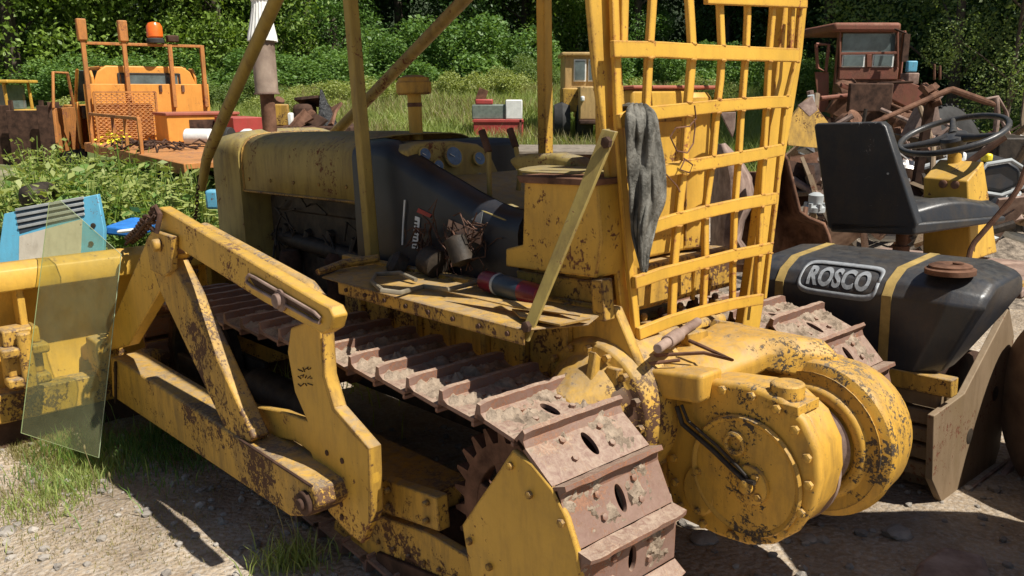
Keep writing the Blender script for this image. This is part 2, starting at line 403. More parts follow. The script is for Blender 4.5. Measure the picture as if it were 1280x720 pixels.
    MB().lathe([(.03, -.16), (.06, -.12), (.08, -.1), (.08, -.07), (.065, -.06), (.065, .06), (.08, .07), (.08, .1), (.06, .12)], P(1.38, v0 + .21, .64), (0, 1, 0), 24).obj('carrier_roller', M['rustd'], DZ)
    # frame beam, spring housing, yoke
    mb = MB(); mb.box(P(1.40, v0 + .08, .18), (2.0, .05, .13)); mb.box(P(1.40, v0 + .34, .18), (2.0, .05, .13)); mb.box(P(1.5, v0 + .21, .30), (1.75, .25, .09))
    for u in (.62, 1.0, 1.38, 1.76, 2.14): mb.box(P(u, v0 + .06, .09), (.13, .05, .09))
    mb.obj('track_frame', M['yeld'], DZ, bevel=.008)
    mb = MB(); mb.tube([P(1.5, v0 + .21, .40), P(2.15, v0 + .21, .40)], .085, 20); mb.tube([P(2.15, v0 + .21, .40), P(2.35, v0 + .21, .40)], .04, 12)
    for s in (-.12, .12): mb.beam(P(2.3, v0 + .21 + s, .40), P(2.85, v0 + .21 + s, .40), .03, .11)
    mb.obj('idler_yoke', M['dark'], DZ, bevel=.006)
    return ch
make_track(0, .46); make_track(1.50, .1)
# left sprocket guard
g = [(640, 562), (664, 580), (690, 612), (708, 648), (721, 690), (727, 735), (722, 790), (640, 800), (592, 745), (577, 656), (596, 628), (618, 596)]
mb = MB(); mb.prism(pp(V, g, -.005), DV * .02)
gd = mb.obj('sprocket_guard', M['yel'], DZ, bevel=.006)
mb = MB()
for x, y in ((585, 668), (636, 574), (700, 645), (610, 700), (660, 610)): mb.lathe([(.012, 0), (.012, .012), (.007, .015)], V(x + 3, y + 8, -.005), (0, 1, 0), 6)
parts(mb, 'guard_bolt', M['yeld'], gd)
# roller guards and brackets outside the frame
mb = MB(); mb.prism(pp(V, [(476, 598), (545, 622), (549, 665), (478, 640)], .03), DV * .05)
for x, y in ((487, 612), (487, 632), (535, 628), (535, 650)): mb.lathe([(.012, 0), (.012, .02), (.006, .023)], V(x, y, .03), (0, 1, 0), 6)
mb.obj('roller_guard', M['yeld'], DZ, bevel=.005)
mb = MB(); mb.prism(pp(V, [(420, 640), (462, 640), (534, 666), (592, 700), (600, 745), (520, 722), (415, 672)], .035), DV * .035)
for i in range(9): mb.lathe([(.010, 0), (.010, .012), (.006, .014)], V(436 + i * 19, 660 + i * 8.6, .035), (0, 1, 0), 6)
mb.obj('frame_guard', M['yeld'], DZ, bevel=.005)
mb = MB(); mb.prism(pp(V, [(470, 690), (600, 745), (600, 765), (470, 712)], .02), DV * .04)
mb.obj('rock_guard', M['rustd'], DZ, bevel=.005)
# ---- C-frame arm, A-frame, lift arm
vo = -.22
mb = MB(); mb.prism(pp(V, [(138, 446), (150, 452), (372, 596), (392, 612), (398, 634), (384, 646), (362, 646), (140, 496)], vo), DV * .16)
ar = mb.obj('push_arm', M['yeld'], DZ, bevel=.012, seg=3)
mb = MB(); mb.lathe([(.045, -.02), (.045, .165), (.03, .175)], V(384, 628, vo), (0, -1, 0), 24); mb.lathe([(.022, -.035), (.022, .02)], V(384, 628, vo), (0, -1, 0), 16)
mb.obj('arm_pivot', M['rustd'], ar, bevel=.004)
mb = MB(); mb.tube([V(146, 452, vo) + Vector((0, .006, 0)), V(146, 503, vo) + Vector((0, .006, 0))], .008, 6)
mb.tube([V(300, 552, vo) + Vector((0, .0, .01)), V(390, 612, vo) + Vector((0, 0, .012))], .006, 6)
parts(mb, 'weld_bead', M['rustd'], ar)
mb = MB(); mb.prism(pp(V, [(183, 300), (205, 300), (222, 318), (208, 350), (160, 432), (128, 440), (138, 408)], -.19), DV * .06)
mb.obj('front_strut', M['yel'], DZ, bevel=.006)
mb = MB(); mb.prism(pp(V, [(186, 322), (212, 322), (232, 362), (316, 548), (308, 558), (290, 556), (200, 365)], -.21), DV * .075)
mb.obj('rear_strut', M['yeld'], DZ, bevel=.008)
mb = MB(); mb.prism(pp(V, [(190, 288), (214, 296), (214, 338), (205, 346), (188, 338), (182, 300)], -.235), DV * .03)
mb.lathe([(.028, 0), (.028, .03), (.016, .036)], V(200, 306, -.235), (0, 1, 0), 16)
mb.obj('strut_gusset', M['yeld'], DZ, bevel=.005)
mb = MB(); mb.prism(pp(V, [(193, 264), (199, 259), (392, 374), (411, 384), (417, 396), (413, 412), (403, 418), (392, 412), (330, 378), (216, 306), (202, 294), (196, 280)], -.20), DV * .055)
la = mb.obj('lift_arm', M['yel'], DZ, bevel=.006)
mb = MB(); mb.tube([V(256, 288, -.06), V(385, 362, -.06), V(400, 376, -.06)], [.036, .04, .03], 18)
mb.obj('angle_cylinder', M['yeld'], DZ)
# adjusting slot with clamp bolt
y_ = Vector((0, .008, 0)); mb = MB()
ring = [V(x, y, -.20) + y_ for x, y in ((311, 347), (314, 343), (322, 347), (396, 390), (403, 397), (402, 403), (396, 401), (318, 358), (311, 352), (311, 347))]
mb.tube(ring, .006, 8); mb.obj('slot_rim', M['rustp'], la)
mb = MB(); mb.prism([V(x, y, -.20) + Vector((0, .002, 0)) for x, y in ((313, 347), (320, 347), (398, 392), (400, 400), (320, 357))], (0, .002, 0)); mb.obj('slot', M['rustd'], la)  # dark panel set proud of the arm, coloured as the slot's inner shade
mb = MB(); c = V(353, 375, -.20); mb.lathe([(.040, .003), (.040, .012), (.026, .014), (.026, .03), (.012, .033)], c, (0, 1, 0), 20); mb.obj('clamp_bolt', M['rustp'], la, bevel=.002)
# upright bracket with foot plate
br = [(363, 410), (384, 402), (400, 409), (404, 470), (416, 512), (440, 540), (461, 562), (465, 600), (462, 655), (452, 680), (436, 668), (410, 640), (400, 600), (388, 566), (370, 552), (340, 546), (316, 552), (307, 530), (305, 514), (322, 509), (352, 514), (384, 527), (368, 490), (359, 440)]
mb = MB(); mb.prism(pp(V, br, -.10), DV * .035)
bk = mb.obj('arm_bracket', M['yel'], DZ, bevel=.006)
mb = MB(); mb.prism(pp(V, [(404, 412), (408, 470), (420, 510), (463, 560), (466, 640), (462, 655), (461, 562), (416, 512), (404, 470)], -.10, (0, .006, 0)), DV * .05)
mb.obj('bracket_flange', M['yeld'], bk, bevel=.003)
mb = MB()
for x, y in ((409, 566), (428, 576), (427, 630), (428, 646)): mb.lathe([(.011, 0), (.011, .004), (.006, .005)], V(x, y, -.10), (0, 1, 0), 10)
parts(mb, 'bracket_hole', M['rustd'], bk)
mb = MB()
rs = random.Random(5)
for r in range(3):
    x = 373
    while x < 390: mb.beam(V(x, 461 + r * 10 + rs.uniform(-2, 2), -.10) + Vector((0, .002, 0)), V(x + rs.uniform(1, 4), 461 + r * 10 + rs.uniform(-3, 4), -.10) + Vector((0, .002, 0)), .003, .003); x += 3
mb.obj('chalk_mark', M['rustd'], bk)
# ---- fender deck
wt = V(560, 385, .18).z
mb = MB(); fo = [W(x, y, wt) for x, y in ((402, 346), (423, 352), (655, 412), (735, 405), (757, 388), (660, 372), (470, 330), (425, 336))]
mb.prism(fo, (0, 0, -.006))
a, b = W(423, 352, wt), W(655, 412, wt)
mb.beam(a - DW * .025, b - DW * .025, .008, .05)
fd = mb.obj('fender', M['yeld'], DZ, bevel=.003)
mb = MB()
for i in range(8): p = a.lerp(b, (i + .5) / 8) - DW * .024; mb.lathe([(.009, 0), (.009, .012)], p, (0, 1, 0), 6)
parts(mb, 'fender_bolt', M['rustd'], fd)
mb = MB(); mb.tube([W(398, 346, wt) + DW * .02, W(430, 338, wt) + DW * .03, W(474, 334, wt) + DW * .04], [.014, .02, .018], 10); mb.obj('grab_rail', M['yeld'], DZ)
# bent sheet strips at the rear of the fender
mb = MB(); mb.prism([W(x, y, wt + .012) for x, y in ((640, 388), (700, 394), (738, 400), (700, 408), (650, 398))], (0, 0, .006)); mb.prism([W(x, y, wt + .03) for x, y in ((560, 366), (690, 384), (725, 396), (640, 384))], (0, 0, .004))
parts(mb, 'torn_sheet', M['yeld'], fd)
# inner side wall under the fender, final drive and rear case
mb = MB(); mb.prism([P(-.10, .50, .50), P(1.75, .50, .50), P(1.75, .50, 1.06), P(.05, .50, 1.06), P(-.10, .50, .80)], DV * .04)
mb.obj('side_wall', M['yeld'], DZ, bevel=.006)
mb = MB()
for i in range(7): mb.box(P(.25 + i * .22, .485, .80), (.03, .03, .5))
parts(mb, 'wall_rib', M['yeld'], DZ, bevel=.004)
c = P(.12, .0, .70); n = 30; secs = []
prof = [(.20, .455), (.235, .465), (.25, .50), (.255, .62), (.25, .72)]
mb = MB(); mb.lathe([(.10, -.30)] + [(r, -v) for r, v in prof[::1]] + [(.1, -.74)], c, (0, 1, 0), 40)
mb.obj('final_drive_housing', M['yeld'], DZ, bevel=.006)
mb = MB()
for i in range(16): t = 2 * pi * i / 16; mb.lathe([(.014, 0), (.014, .02)], c + Vector((.222 * math.cos(t), -.455, .222 * math.sin(t))), (0, 1, 0), 6)
parts(mb, 'housing_bolt', M['yeld'], DZ)
mb = MB(); mb.box(P(.47, .90, .62), (.70, .72, .56)); mb.box(P(.06, .90, .55), (.14, .5, .36)); mb.obj('rear_case', M['yeld'], DZ, bevel=.03, seg=3)
# hoses and fittings at the rear case
rs = random.Random(8)
for i in range(6):
    v = .66 + i * .10; x = rs.uniform(.14, .2); h = rs.uniform(.06, .14)
    mb = MB(); mb.tube([P(x, v, .98), P(x - .01, v, .98 + h), P(x + .03, v + .01, 1.0 + h), P(x + .09, v + .02, 1.0 + h), P(x + .12, v + .02, .96)], rs.uniform(.009, .013), 8)
    mb.obj('control_rod', M['yel'], DZ)
mb = MB()
for v, w_, r in ((1.02, 1.06, .04), (1.22, 1.02, .05)): mb.lathe([(r * .5, -.1), (r * .5, .05), (r, .06), (r, .085), (r * .7, .1)], P(.02, v, w_), n=20)

# ---- main frame, engine
mb = MB()
for v in (.56, 1.34): mb.box(P(1.75, v, .50), (3.5, .07, .16))
mb.box(P(1.6, .96, .48), (1.9, .66, .05)); mb.obj('main_frame', M['dark'], DZ, bevel=.01)
mb = MB(); mb.box(P(2.45, .96, .98), (1.15, .36, .56)); mb.box(P(2.45, .96, .66), (1.1, .46, .18)); mb.box(P(2.45, .84, 1.22), (1.0, .14, .1))
mb.box(P(1.62, .96, .86), (.55, .52, .62))
eb = mb.obj('engine', M['dark'], DZ, bevel=.015)
mb = MB()
for i in range(4): mb.tube([P(2.05 + i * .25, .84, 1.08), P(2.06 + i * .25, .77, 1.06 + .02 * (i % 2)), P(2.08 + i * .25, .76, .98)], .03, 10)
mb.tube([P(1.95, .77, .97), P(2.5, .76, 1.0), P(2.95, .78, 1.02)], .045, 14)
mb.box(P(2.3, .80, .86), (.3, .1, .16)); mb.lathe([(.02, -.1), (.07, -.08), (.07, .08), (.02, .1)], P(2.75, .78, .82), (1, 0, 0), 18)
mb.obj('exhaust_manifold', M['dark'], eb)
mb = MB(); mb.lathe([(.02, 0), (.06, .01), (.065, .02), (.065, .20), (.05, .24)], P(2.7, .72, .72), n=20); mb.lathe([(.05, 0), (.055, .22), (.03, .25)], P(2.2, .72, .74), n=20)
parts(mb, 'oil_filter', M['rustd'], eb)
mb = MB(); rs = random.Random(2)
for i in range(10):
    u0 = rs.uniform(1.95, 2.9); pts = [P(u0, .74, rs.uniform(.75, 1.2))]
    for k in range(4): pts.append(pts[-1] + Vector((rs.uniform(-.12, .12), rs.uniform(-.01, .03), rs.uniform(-.12, .1))))
    mb.tube(pts, .006, 6)
parts(mb, 'fuel_line', M['dark'], eb)
# ---- hood and radiator shell
def arch(u, hw, wb, ws, wtop, n=10, k=1.0):
    c = .98; pts = [P(u, c - hw, wb), P(u, c - hw, ws)]
    for i in range(1, n):
        t = pi * i / n; cs = math.cos(t); sn = math.sin(t)
        pts.append(P(u, c - hw * math.copysign(abs(cs) ** .45, cs), ws + (wtop - ws) * abs(sn) ** .8))
    return pts + [P(u, c + hw, ws), P(u, c + hw, wb)]
mb = MB(); us = [1.70, 1.74, 2.2, 2.65, 3.06]
mb.loft([arch(u, .335, 1.285 + .01 * math.sin(u * 3), 1.47, 1.605 + (.012 if u > 2 else 0) , 14) for u in us], caps=False, closed=False)
hd = mb.obj('hood', M['hood'], DZ, solid=.006, ang=50)
mb = MB(); mb.tube([p for p in arch(3.055, .338, 1.285, 1.47, 1.62, 14)], .008, 6); mb.tube([P(1.74, .64, 1.29), P(3.05, .64, 1.29)], .007, 6)
for i in range(5): mb.lathe([(.010, 0), (.010, .008)], P(1.9 + i * .27, .645, 1.36), (0, 1, 0), 8)
mb.obj('hood_seam', M['yeld'], hd)
mb = MB()
def rsec(u, hw, w0, wt_): 
    a = arch(u, hw, w0, wt_ - .16, wt_, 14); return a
mb.loft([rsec(3.07, .355, .60, 1.625), rsec(3.12, .365, .58, 1.645), rsec(3.42, .36, .58, 1.63), rsec(3.50, .33, .60, 1.59), rsec(3.53, .28, .64, 1.52)])
rs_ = mb.obj('radiator_shell', M['hood'], DZ, ang=45)
mb = MB()
for i in range(14): mb.box(P(3.535, .98, .72 + i * .05), (.012, .5, .018))
mb.obj('grille', M['dark'], rs_)
# exhaust, precleaner
pe = V(338, 168, .86)
mb = MB(); mb.tube([pe - DW * .05, Vector((pe.x, pe.y, V(338, 116, .86).z))], .043, 20); ex = mb.obj('exhaust_pipe', M['rust'], DZ)
zt, zb = V(336, 48, .86).z, V(338, 117, .86).z
mb = MB(); mb.lathe([(.045, -.002), (.068, 0), (.070, .01), (.068, .015), (.068, zt - zb - .02), (.074, zt - zb - .015), (.07, zt - zb)], (pe.x, pe.y, zb), n=28); mb.obj('muffler', plain('tan_rusty_muffler', (.20, .13, .095), .7, .4, 6, col2=(.34, .26, .20), bmp=.5), ex)
mb = MB(); mb.lathe([(.076, 0), (.076, .008), (.068, .01)], (pe.x, pe.y, zb - .003), n=28); mb.obj('clamp_ring', M['rustp'], ex)
wc = MB(); wc.lathe([(.086, 0), (.082, .03), (.068, .10), (.055, .17), (.050, .22), (.058, .235), (.06, .30), (.05, .33)], (0, 0, 0), n=40, flute=.035)
wco = wc.obj('pleated_cone', M['white'], None, ang=20); wco.matrix_world = MF @ Matrix.Translation((pe.x, pe.y, zt - .01)) @ Matrix.Rotation(.04, 4, 'X')
tag(wco, 'white pleated cone capping the rusty exhaust stack', 'cone')
pa_ = V(521, 185, 1.0); z0, z1, z2 = pa_.z, V(520, 118, 1.0).z, V(519, 97, 1.0).z
mb = MB(); mb.tube([pa_ - DW * .03, Vector((pa_.x, pa_.y, z1 + .01))], .034, 20); pc = mb.obj('air_intake_stem', M['yel'], DZ)
mb = MB(); h = z2 - z1; mb.lathe([(.034, .012), (.078, .0), (.085, .006), (.087, .02), (.087, h * .72), (.080, h * .80), (.075, h), (.04, h + .012)], (pa_.x, pa_.y, z1), n=32); mb.obj('air_intake_cap', M['yeld'], pc)
mb = MB(); mb.lathe([(.037, 0), (.037, .02)], (pa_.x, pa_.y, z1 - .06), n=20); mb.obj('hose_clamp', M['rust'], pc)
# ---- cowl: black side tank curving down to the seat
tp = [(1.74, 1.585), (1.60, 1.595), (1.48, 1.585), (1.36, 1.535), (1.20, 1.475), (1.05, 1.425), (.92, 1.38), (.80, 1.345), (.70, 1.325), (.60, 1.32)]
def csec(u, t, b=.93, v0=.585, v1=.70):
    pts = []
    for v, w in ((v0, b), (v0, t - .075), (v0 + .008, t - .045), (v0 + .028, t - .018), (v0 + .06, t - .004), (v0 + .10, t), (v1 - .02, t + .002), (v1, t - .02), (v1, b)): pts.append(P(u, v, w))
    return pts
mb = MB(); mb.loft([csec(u, t) for u, t in tp], closed=True)
cw = mb.obj('side_cowl', M['cowl'], DZ, ang=50, bevel=.0)
mb = MB(); mb.loft([[P(u, v, w) for v, w in ((.70, .95), (.70, t - .005), (1.36, t - .005), (1.38, t - .05), (1.38, .95))] for u, t in ((1.745, 1.58), (1.50, 1.575), (1.47, 1.55))])
mb.obj('firewall', M['cowl'], DZ, bevel=.01)
# side cowl furniture
vs_ = .585
mb = MB(); mb.prism([p + Vector((0, .003, 0)) for p in pp(V, [(562, 274), (604, 292), (602, 306), (560, 286)], vs_)], (0, .002, 0)); mb.obj('warning_sticker', plain('faded_orange_sticker', (.62, .38, .25), .5), cw)
mb = MB(); mb.prism([p + Vector((0, .003, 0)) for p in pp(V, [(520, 270), (526, 272), (523, 311), (516, 310)], vs_)], (0, .002, 0)); lbl = mb.obj('scale_strip', M['white'], cw)
mb = MB()
for k in range(8): mb.prism([p + Vector((0, .0055, 0)) for p in pp(V, [(519 - k * .2, 275 + k * 4.4), (523 - k * .2, 276 + k * 4.4), (523 - k * .2, 278 + k * 4.4), (519 - k * .2, 277 + k * 4.4)], vs_)], (0, .001, 0))
parts(mb, 'strip_mark', M['dark'], lbl)
mb = MB(); mb.tube([V(506, 250, vs_ - .01), V(504, 280, vs_ - .01), V(503, 306, vs_ - .01)], .004, 6); mb.obj('bare_wire', M['white'], cw)
mb = MB(); mb.prism([p + Vector((0, .003, 0)) for p in pp(V, [(605, 263), (602, 280), (590, 274)], vs_)], (0, .002, 0)); mb.obj('scuff_patch', M['grey'], cw)
mb = MB(); mb.prism([p + Vector((0, .003, 0)) for p in pp(V, [(524, 260), (541, 268), (538, 272), (522, 265)], vs_)], (0, .002, 0)); mb.obj('red_tag', M['red'], cw)
rs = random.Random(21)
mb = MB()
for i in range(60):
    p = V(rs.uniform(520, 600), rs.uniform(285, 352), vs_ - rs.uniform(.01, .07)); pts = [p]
    for k in range(5): pts.append(pts[-1] + Vector((rs.uniform(-.06, .06), rs.uniform(-.015, .015), rs.uniform(-.06, .06))))
    mb.tube(pts, rs.uniform(.0018, .0045), 5)
mb.obj('loose_wiring', plain('brown_wiring', (.05, .025, .015), .7, .5, 30, col2=(.13, .06, .035)), DZ)
mb = MB(); mb.lathe([(.02, -.03), (.06, -.02), (.06, .06), (.02, .07)], V(545, 330, .50), (1, 0, .2), 18); mb.lathe([(.02, -.03), (.045, -.02), (.045, .08), (.02, .09)], V(577, 322, .50), (.5, 0, 1), 18); mb.lathe([(.05, 0), (.055, .05), (.03, .07)], V(505, 335, .50), (.3, .6, .4), 18)
mb.obj('starter_motor', M['dark'], DZ)
mb = MB(); hp = [(600, 352), (560, 362), (530, 358), (500, 366), (478, 363), (465, 352), (470, 343), (500, 341), (520, 350)]
mb.tube([W(x, y, wt + .02 + .01 * math.sin(i * 2)) for i, (x, y) in enumerate(hp)], .009, 8)
ho = mb.obj('grey_hose', plain('grey_hose_rubber', (.20, .17, .12), .6), None); ho.matrix_world = MF; tag(ho, 'loose grey hose looped on the yellow fender beside the black cowl', 'hose')
# ---- dash
du = 1.34
mb = MB(); poly = [(508, 190), (516, 181), (535, 177), (570, 176), (598, 180), (612, 190), (622, 212), (632, 236), (600, 246), (560, 232), (530, 212), (512, 200)]
mb.prism(pp(U, poly, du), DU * .12); db = mb.obj('dashboard', M['hood'], DZ, bevel=.012, seg=3)
for x, y, r in ((565, 196, .052), (529, 194, .034), (546, 208, .030), (597, 199, .036), (598, 224, .030)):
    c = U(x, y, du); c.x += 0
    mb = MB(); mb.lathe([(r * .82, -.002), (r * .82, .006), (r, .010), (r, .016), (r * .84, .018)], c, (-1, 0, .25), 26); gz = mb.obj('gauge', M['hood'], db)
    mb = MB(); mb.lathe([(r * .80, .017), (r * .80, .0185)], c, (-1, 0, .25), 24); mb.obj('gauge_face', M['gauge'], gz)
    mb = MB(); mb.beam(c + Vector((-.021, 0, 0)), c + Vector((-.021, r * .5, r * .3)), .003, .002); mb.obj('gauge_needle', M['white'], gz)
mb = MB(); mb.prism([P(.62, .60, 1.28), P(1.34, .60, 1.42), P(1.34, 1.3, 1.42), P(.62, 1.3, 1.28)], (0, 0, -.02)); mb.obj('floor_plate', M['hood'], DZ, bevel=.004)
for (a, b, c_, v) in (((602, 163), (611, 190), (612, 246), .78), ((637, 161), (645, 184), (650, 215), .98)):
    pa, pb, pc_ = V(*a, v), V(*b, v), V(*c_, v)
    mb = MB(); mb.tube([pb, pc_, pc_ + Vector((.02, 0, -.12))], .011, 10); lv = mb.obj('control_lever', M['hood'], DZ)
    mb = MB(); mb.tube([pa + (pa - pb) * .0, pb], .016, 12); mb.obj('lever_grip', M['rustd'], lv, bevel=.003)
# ---- seat and boxes
mb = MB(); sp_ = [(640, 218), (700, 213), (738, 216), (733, 228), (700, 226), (655, 226)]
wq = U(700, 221, .5).z
n = 18; rim = []; low = []
mb = MB()
cx, cy = .42, -.78
def sshape(r, z, k=1):
    return [Vector((cx + r * .25 * math.cos(2 * pi * i / n) * 1.15, cy + r * .24 * math.sin(2 * pi * i / n), z)) for i in range(n)]
mb.loft([sshape(.9, 1.472), sshape(.98, 1.476), sshape(.98, 1.482), sshape(.9, 1.486), sshape(.5, 1.484)])
mb.obj('seat', M['hood'], DZ)
mb = MB(); A_ = [V(x, y, .82) for x, y in ((633, 200), (645, 193), (690, 192), (715, 198), (736, 213), (712, 213), (700, 216), (655, 214), (642, 212))]
mb.prism(A_, DV * .10); mb.obj('seat_backrest', M['hood'], DZ, bevel=.02, seg=3)
mb = MB(); mb.prism(pp(V, [(655, 226), (747, 231), (752, 300), (745, 348), (632, 333), (632, 311), (653, 306)], .45), DV * .24); sb = mb.obj('battery_box', M['yel'], DZ, bevel=.006)
mb = MB(); mb.prism([p + Vector((0, .02, 0)) for p in pp(V, [(650, 219), (750, 224), (748, 232), (655, 228)], .45)], DV * .27); mb.obj('box_lid', M['rust'], sb, bevel=.003)
mb = MB(); mb.prism(pp(V, [(645, 338), (745, 352), (748, 380), (700, 372), (650, 372)], .50), DV * .15); mb.obj('box_skirt', M['yeld'], sb, bevel=.004)
mb = MB(); mb.prism(pp(V, [(738, 350), (752, 350), (756, 402), (741, 402)], .44), DV * .05); mb.obj('box_post', M['yeld'], sb, bevel=.003)
tu = U(830, 250, .16)
# tall tank behind the seat
mb = MB(); vL, vR = -.77, -1.10; zt_, zb_ = U(850, 112, .20).z, 1.16
mb.box((.29, (vL + vR) / 2, (zt_ + zb_) / 2), (.18, vL - vR, zt_ - zb_))
tk = mb.obj('fuel_tank', M['yel'], DZ, bevel=.012, seg=3)
mb = MB(); mb.lathe([(.11, 0), (.125, .01), (.125, zt_ - zb_ - .03), (.11, zt_ - zb_ - .01)], (.30, -1.15, zb_), n=36); mb.obj('tank_side', M['yel'], tk)
mb = MB(); mb.box((.29, -1.02, zt_ + .008), (.19, .50, .014)); mb.obj('tank_top', M['redtop'], tk, bevel=.005)
mb = MB(); zz = U(830, 150, .20).z
mb.beam((.198, -.78, zz), (.198, -1.09, zz), .006, .012); mb.beam((.198, -1.07, zz - .003), (.198, -1.07, zb_ + .02), .006, .012); mb.obj('tank_seam', M['yeld'], tk)
mb = MB(); mb.box((.30, -.92, 1.07), (.3, .8, .16)); mb.obj('tank_shelf', M['yeld'], DZ, bevel=.01)
# ---- canopy posts, roof, braces
RW = 2.56
pB0, pB1 = V(466, 326, .50), V(438, 0, .50); dB = (pB1 - pB0); tB = pB0 + dB * ((RW - pB0.z) / dB.z)
mb = MB(); mb.beam(pB0, tB, .05, .05, (1, 0, 0)); mb.obj('canopy_post', M['yelp'], DZ, bevel=.006)
pC1 = V(680, 0, 1.40); pC0 = V(682, 196, 1.40); dC = pC1 - pC0; tC = pC0 + dC * ((RW - pC0.z) / dC.z)
mb = MB(); mb.beam(pC0 - dC * .8, tC, .055, .055, (1, 0, 0)); mb.obj('canopy_post', M['yel'], DZ, bevel=.006)
tB.z = tC.z = RW
# rear left post: a channel
lp = [(737, 0), (772, 0), (776, 60), (787, 200), (797, 330), (802, 440), (783, 446), (768, 300), (757, 180), (745, 90)]
us_ = .08
pl = pp(U, lp, us_)
for i in (0, 1): pl[i] = pl[i] + (pl[i] - pl[9 if i == 0 else 2]) * .0
ext = [pl[0] + (pl[0] - pl[9]) * ((RW - pl[0].z) / max(.01, (pl[0] - pl[9]).z)), pl[1] + (pl[1] - pl[2]) * ((RW - pl[1].z) / max(.01, (pl[1] - pl[2]).z))]
mb = MB(); mb.prism([ext[0], ext[1]] + pl[2:], DU * .022); mb.obj('rear_post', M['yel'], DZ, bevel=.005)
rp = [(982, 0), (1010, 0), (1003, 70), (990, 150), (975, 230), (962, 330), (950, 410), (928, 432), (928, 412), (945, 300), (958, 200), (970, 100)]
pl = pp(U, rp, us_ + .03)
ext = [pl[0] + (pl[0] - pl[11]) * ((RW - pl[0].z) / (pl[0] - pl[11]).z), pl[1] + (pl[1] - pl[2]) * ((RW - pl[1].z) / (pl[1] - pl[2]).z)]
mb = MB(); mb.prism([ext[0], ext[1]] + pl[2:], DU * .04); mb.obj('rear_post', M['yels'], DZ, bevel=.004)
mb = MB(); mb.box(P(1.15, .93, RW + .03), (2.2, 1.22, .03))
for u in (.06, 2.24): mb.box(P(u, .93, RW), (.06, 1.22, .07))
for v in (.33, 1.53): mb.box(P(1.15, v, RW), (2.2, .06, .07))
mb.obj('canopy_roof', M['yeld'], DZ, bevel=.006)
mb = MB(); q = [(252, 236), (258, 200), (262, 188), (300, 100), (345, 0)]
pts = [V(x, y, .52) for x, y in q]; d = pts[-1] - pts[-2]; pts.append(pts[-1] + d * ((RW - pts[-1].z) / d.z))
mb.tube(pts, [.026, .03, .033, .034, .034, .034], 14); mb.obj('front_brace', M['yelp'], DZ)
mb = MB(); a, b = V(425, 160, 1.32), V(580, 0, 1.32); d = b - a; mb.tube([a - d * .12, b, b + d * ((RW - b.z) / d.z)], .034, 14); mb.obj('front_brace', worn('rusty_olive_pipe', (.32, .225, .06), .8, .3, .6, grime=.8, edge=0), DZ)
mb = MB(); a, b = V(654, 424, .17), V(763, 166, .40); sd = Vector((.03, 0, .01))
mb.prism([a - sd * .6, a + sd * .6 + DW * .0, b + sd * 1.1, b - sd * .7 + DW * .01], DV * .012); mb.prism([a + sd * .5, a + sd * .62, b + sd * 1.12, b + sd * .98], DV * .035)
st = mb.obj('side_strap', M['hood'], DZ, bevel=.002)
mb = MB()
for p in (V(660, 408, .165), V(760, 178, .385)): mb.lathe([(.018, 0), (.018, .014), (.009, .018)], p, (0, 1, 0), 6)
parts(mb, 'strap_bolt', M['rustd'], st)
# ---- rear screen: bars bent in the plane u = .04
su = .045; SCR = None
def bar(name, pts, wd, th=.02, mat='yels', off=0.0):
    ps = [U(x, y, su - off) for x, y in pts]; secs = []
    for i, p in enumerate(ps):
        d = (ps[min(i + 1, len(ps) - 1)] - ps[max(i - 1, 0)]).normalized(); n_ = Vector((0, -d.z, d.y)) * wd / 2
        secs.append([p + n_, p - n_, p - n_ + DU * th, p + n_ + DU * th])
    return MB().loft(secs).obj(name, M[mat], DZ, bevel=.003)
H_ = [([(885, -2), (930, 0), (1010, 4)], .035), ([(768, 61), (830, 62), (880, 65), (940, 67), (1000, 69)], .05), ([(776, 152), (800, 143), (850, 138), (905, 132), (960, 128), (990, 127)], .045),
      ([(832, 214), (860, 208), (905, 201), (950, 193), (980, 187)], .045), ([(816, 285), (840, 277), (880, 266), (930, 255), (972, 248)], .045),
      ([(795, 354), (830, 342), (870, 332), (920, 319), (966, 310)], .042), ([(800, 418), (840, 402), (880, 390), (920, 380), (955, 374)], .042)]
for pts, wd in H_: bar('screen_bar', pts, wd, off=.022)
Vb = [([(783, -30), (781, 60)], .032), ([(820, -30), (817, 20), (814, 62), (810, 142)], .03), ([(862, -30), (866, 30), (868, 66), (862, 136), (857, 210), (850, 270), (845, 330), (842, 400)], .034),
      ([(901, -30), (903, 20), (905, 66), (903, 100), (899, 132), (893, 200), (884, 262), (884, 330), (881, 388)], .028), ([(937, -30), (937, 20), (935, 66), (930, 128), (926, 195), (921, 258), (919, 318), (918, 380)], .026),
      ([(970, -30), (968, 20), (964, 66), (961, 128), (957, 192), (954, 250), (951, 312), (948, 374)], .026), ([(994, -30), (990, 66)], .026),
      ([(768, -60), (775, 150), (786, 300), (800, 436)], .03), ([(1003, 4), (998, 70), (984, 128), (972, 250), (957, 374)], .022)]
for pts, wd in Vb: bar('screen_bar', pts, wd, .018)
WB = MB(); rs = random.Random(17)
def yat(pts, x):
    for (x0, y0), (x1, y1) in zip(pts, pts[1:]):
        if x0 <= x <= x1: return y0 + (y1 - y0) * (x - x0) / (x1 - x0)
def xat(pts, y):
    for (x0, y0), (x1, y1) in zip(pts, pts[1:]):
        if y0 <= y <= y1: return x0 + (x1 - x0) * (y - y0) / max(1e-6, y1 - y0)
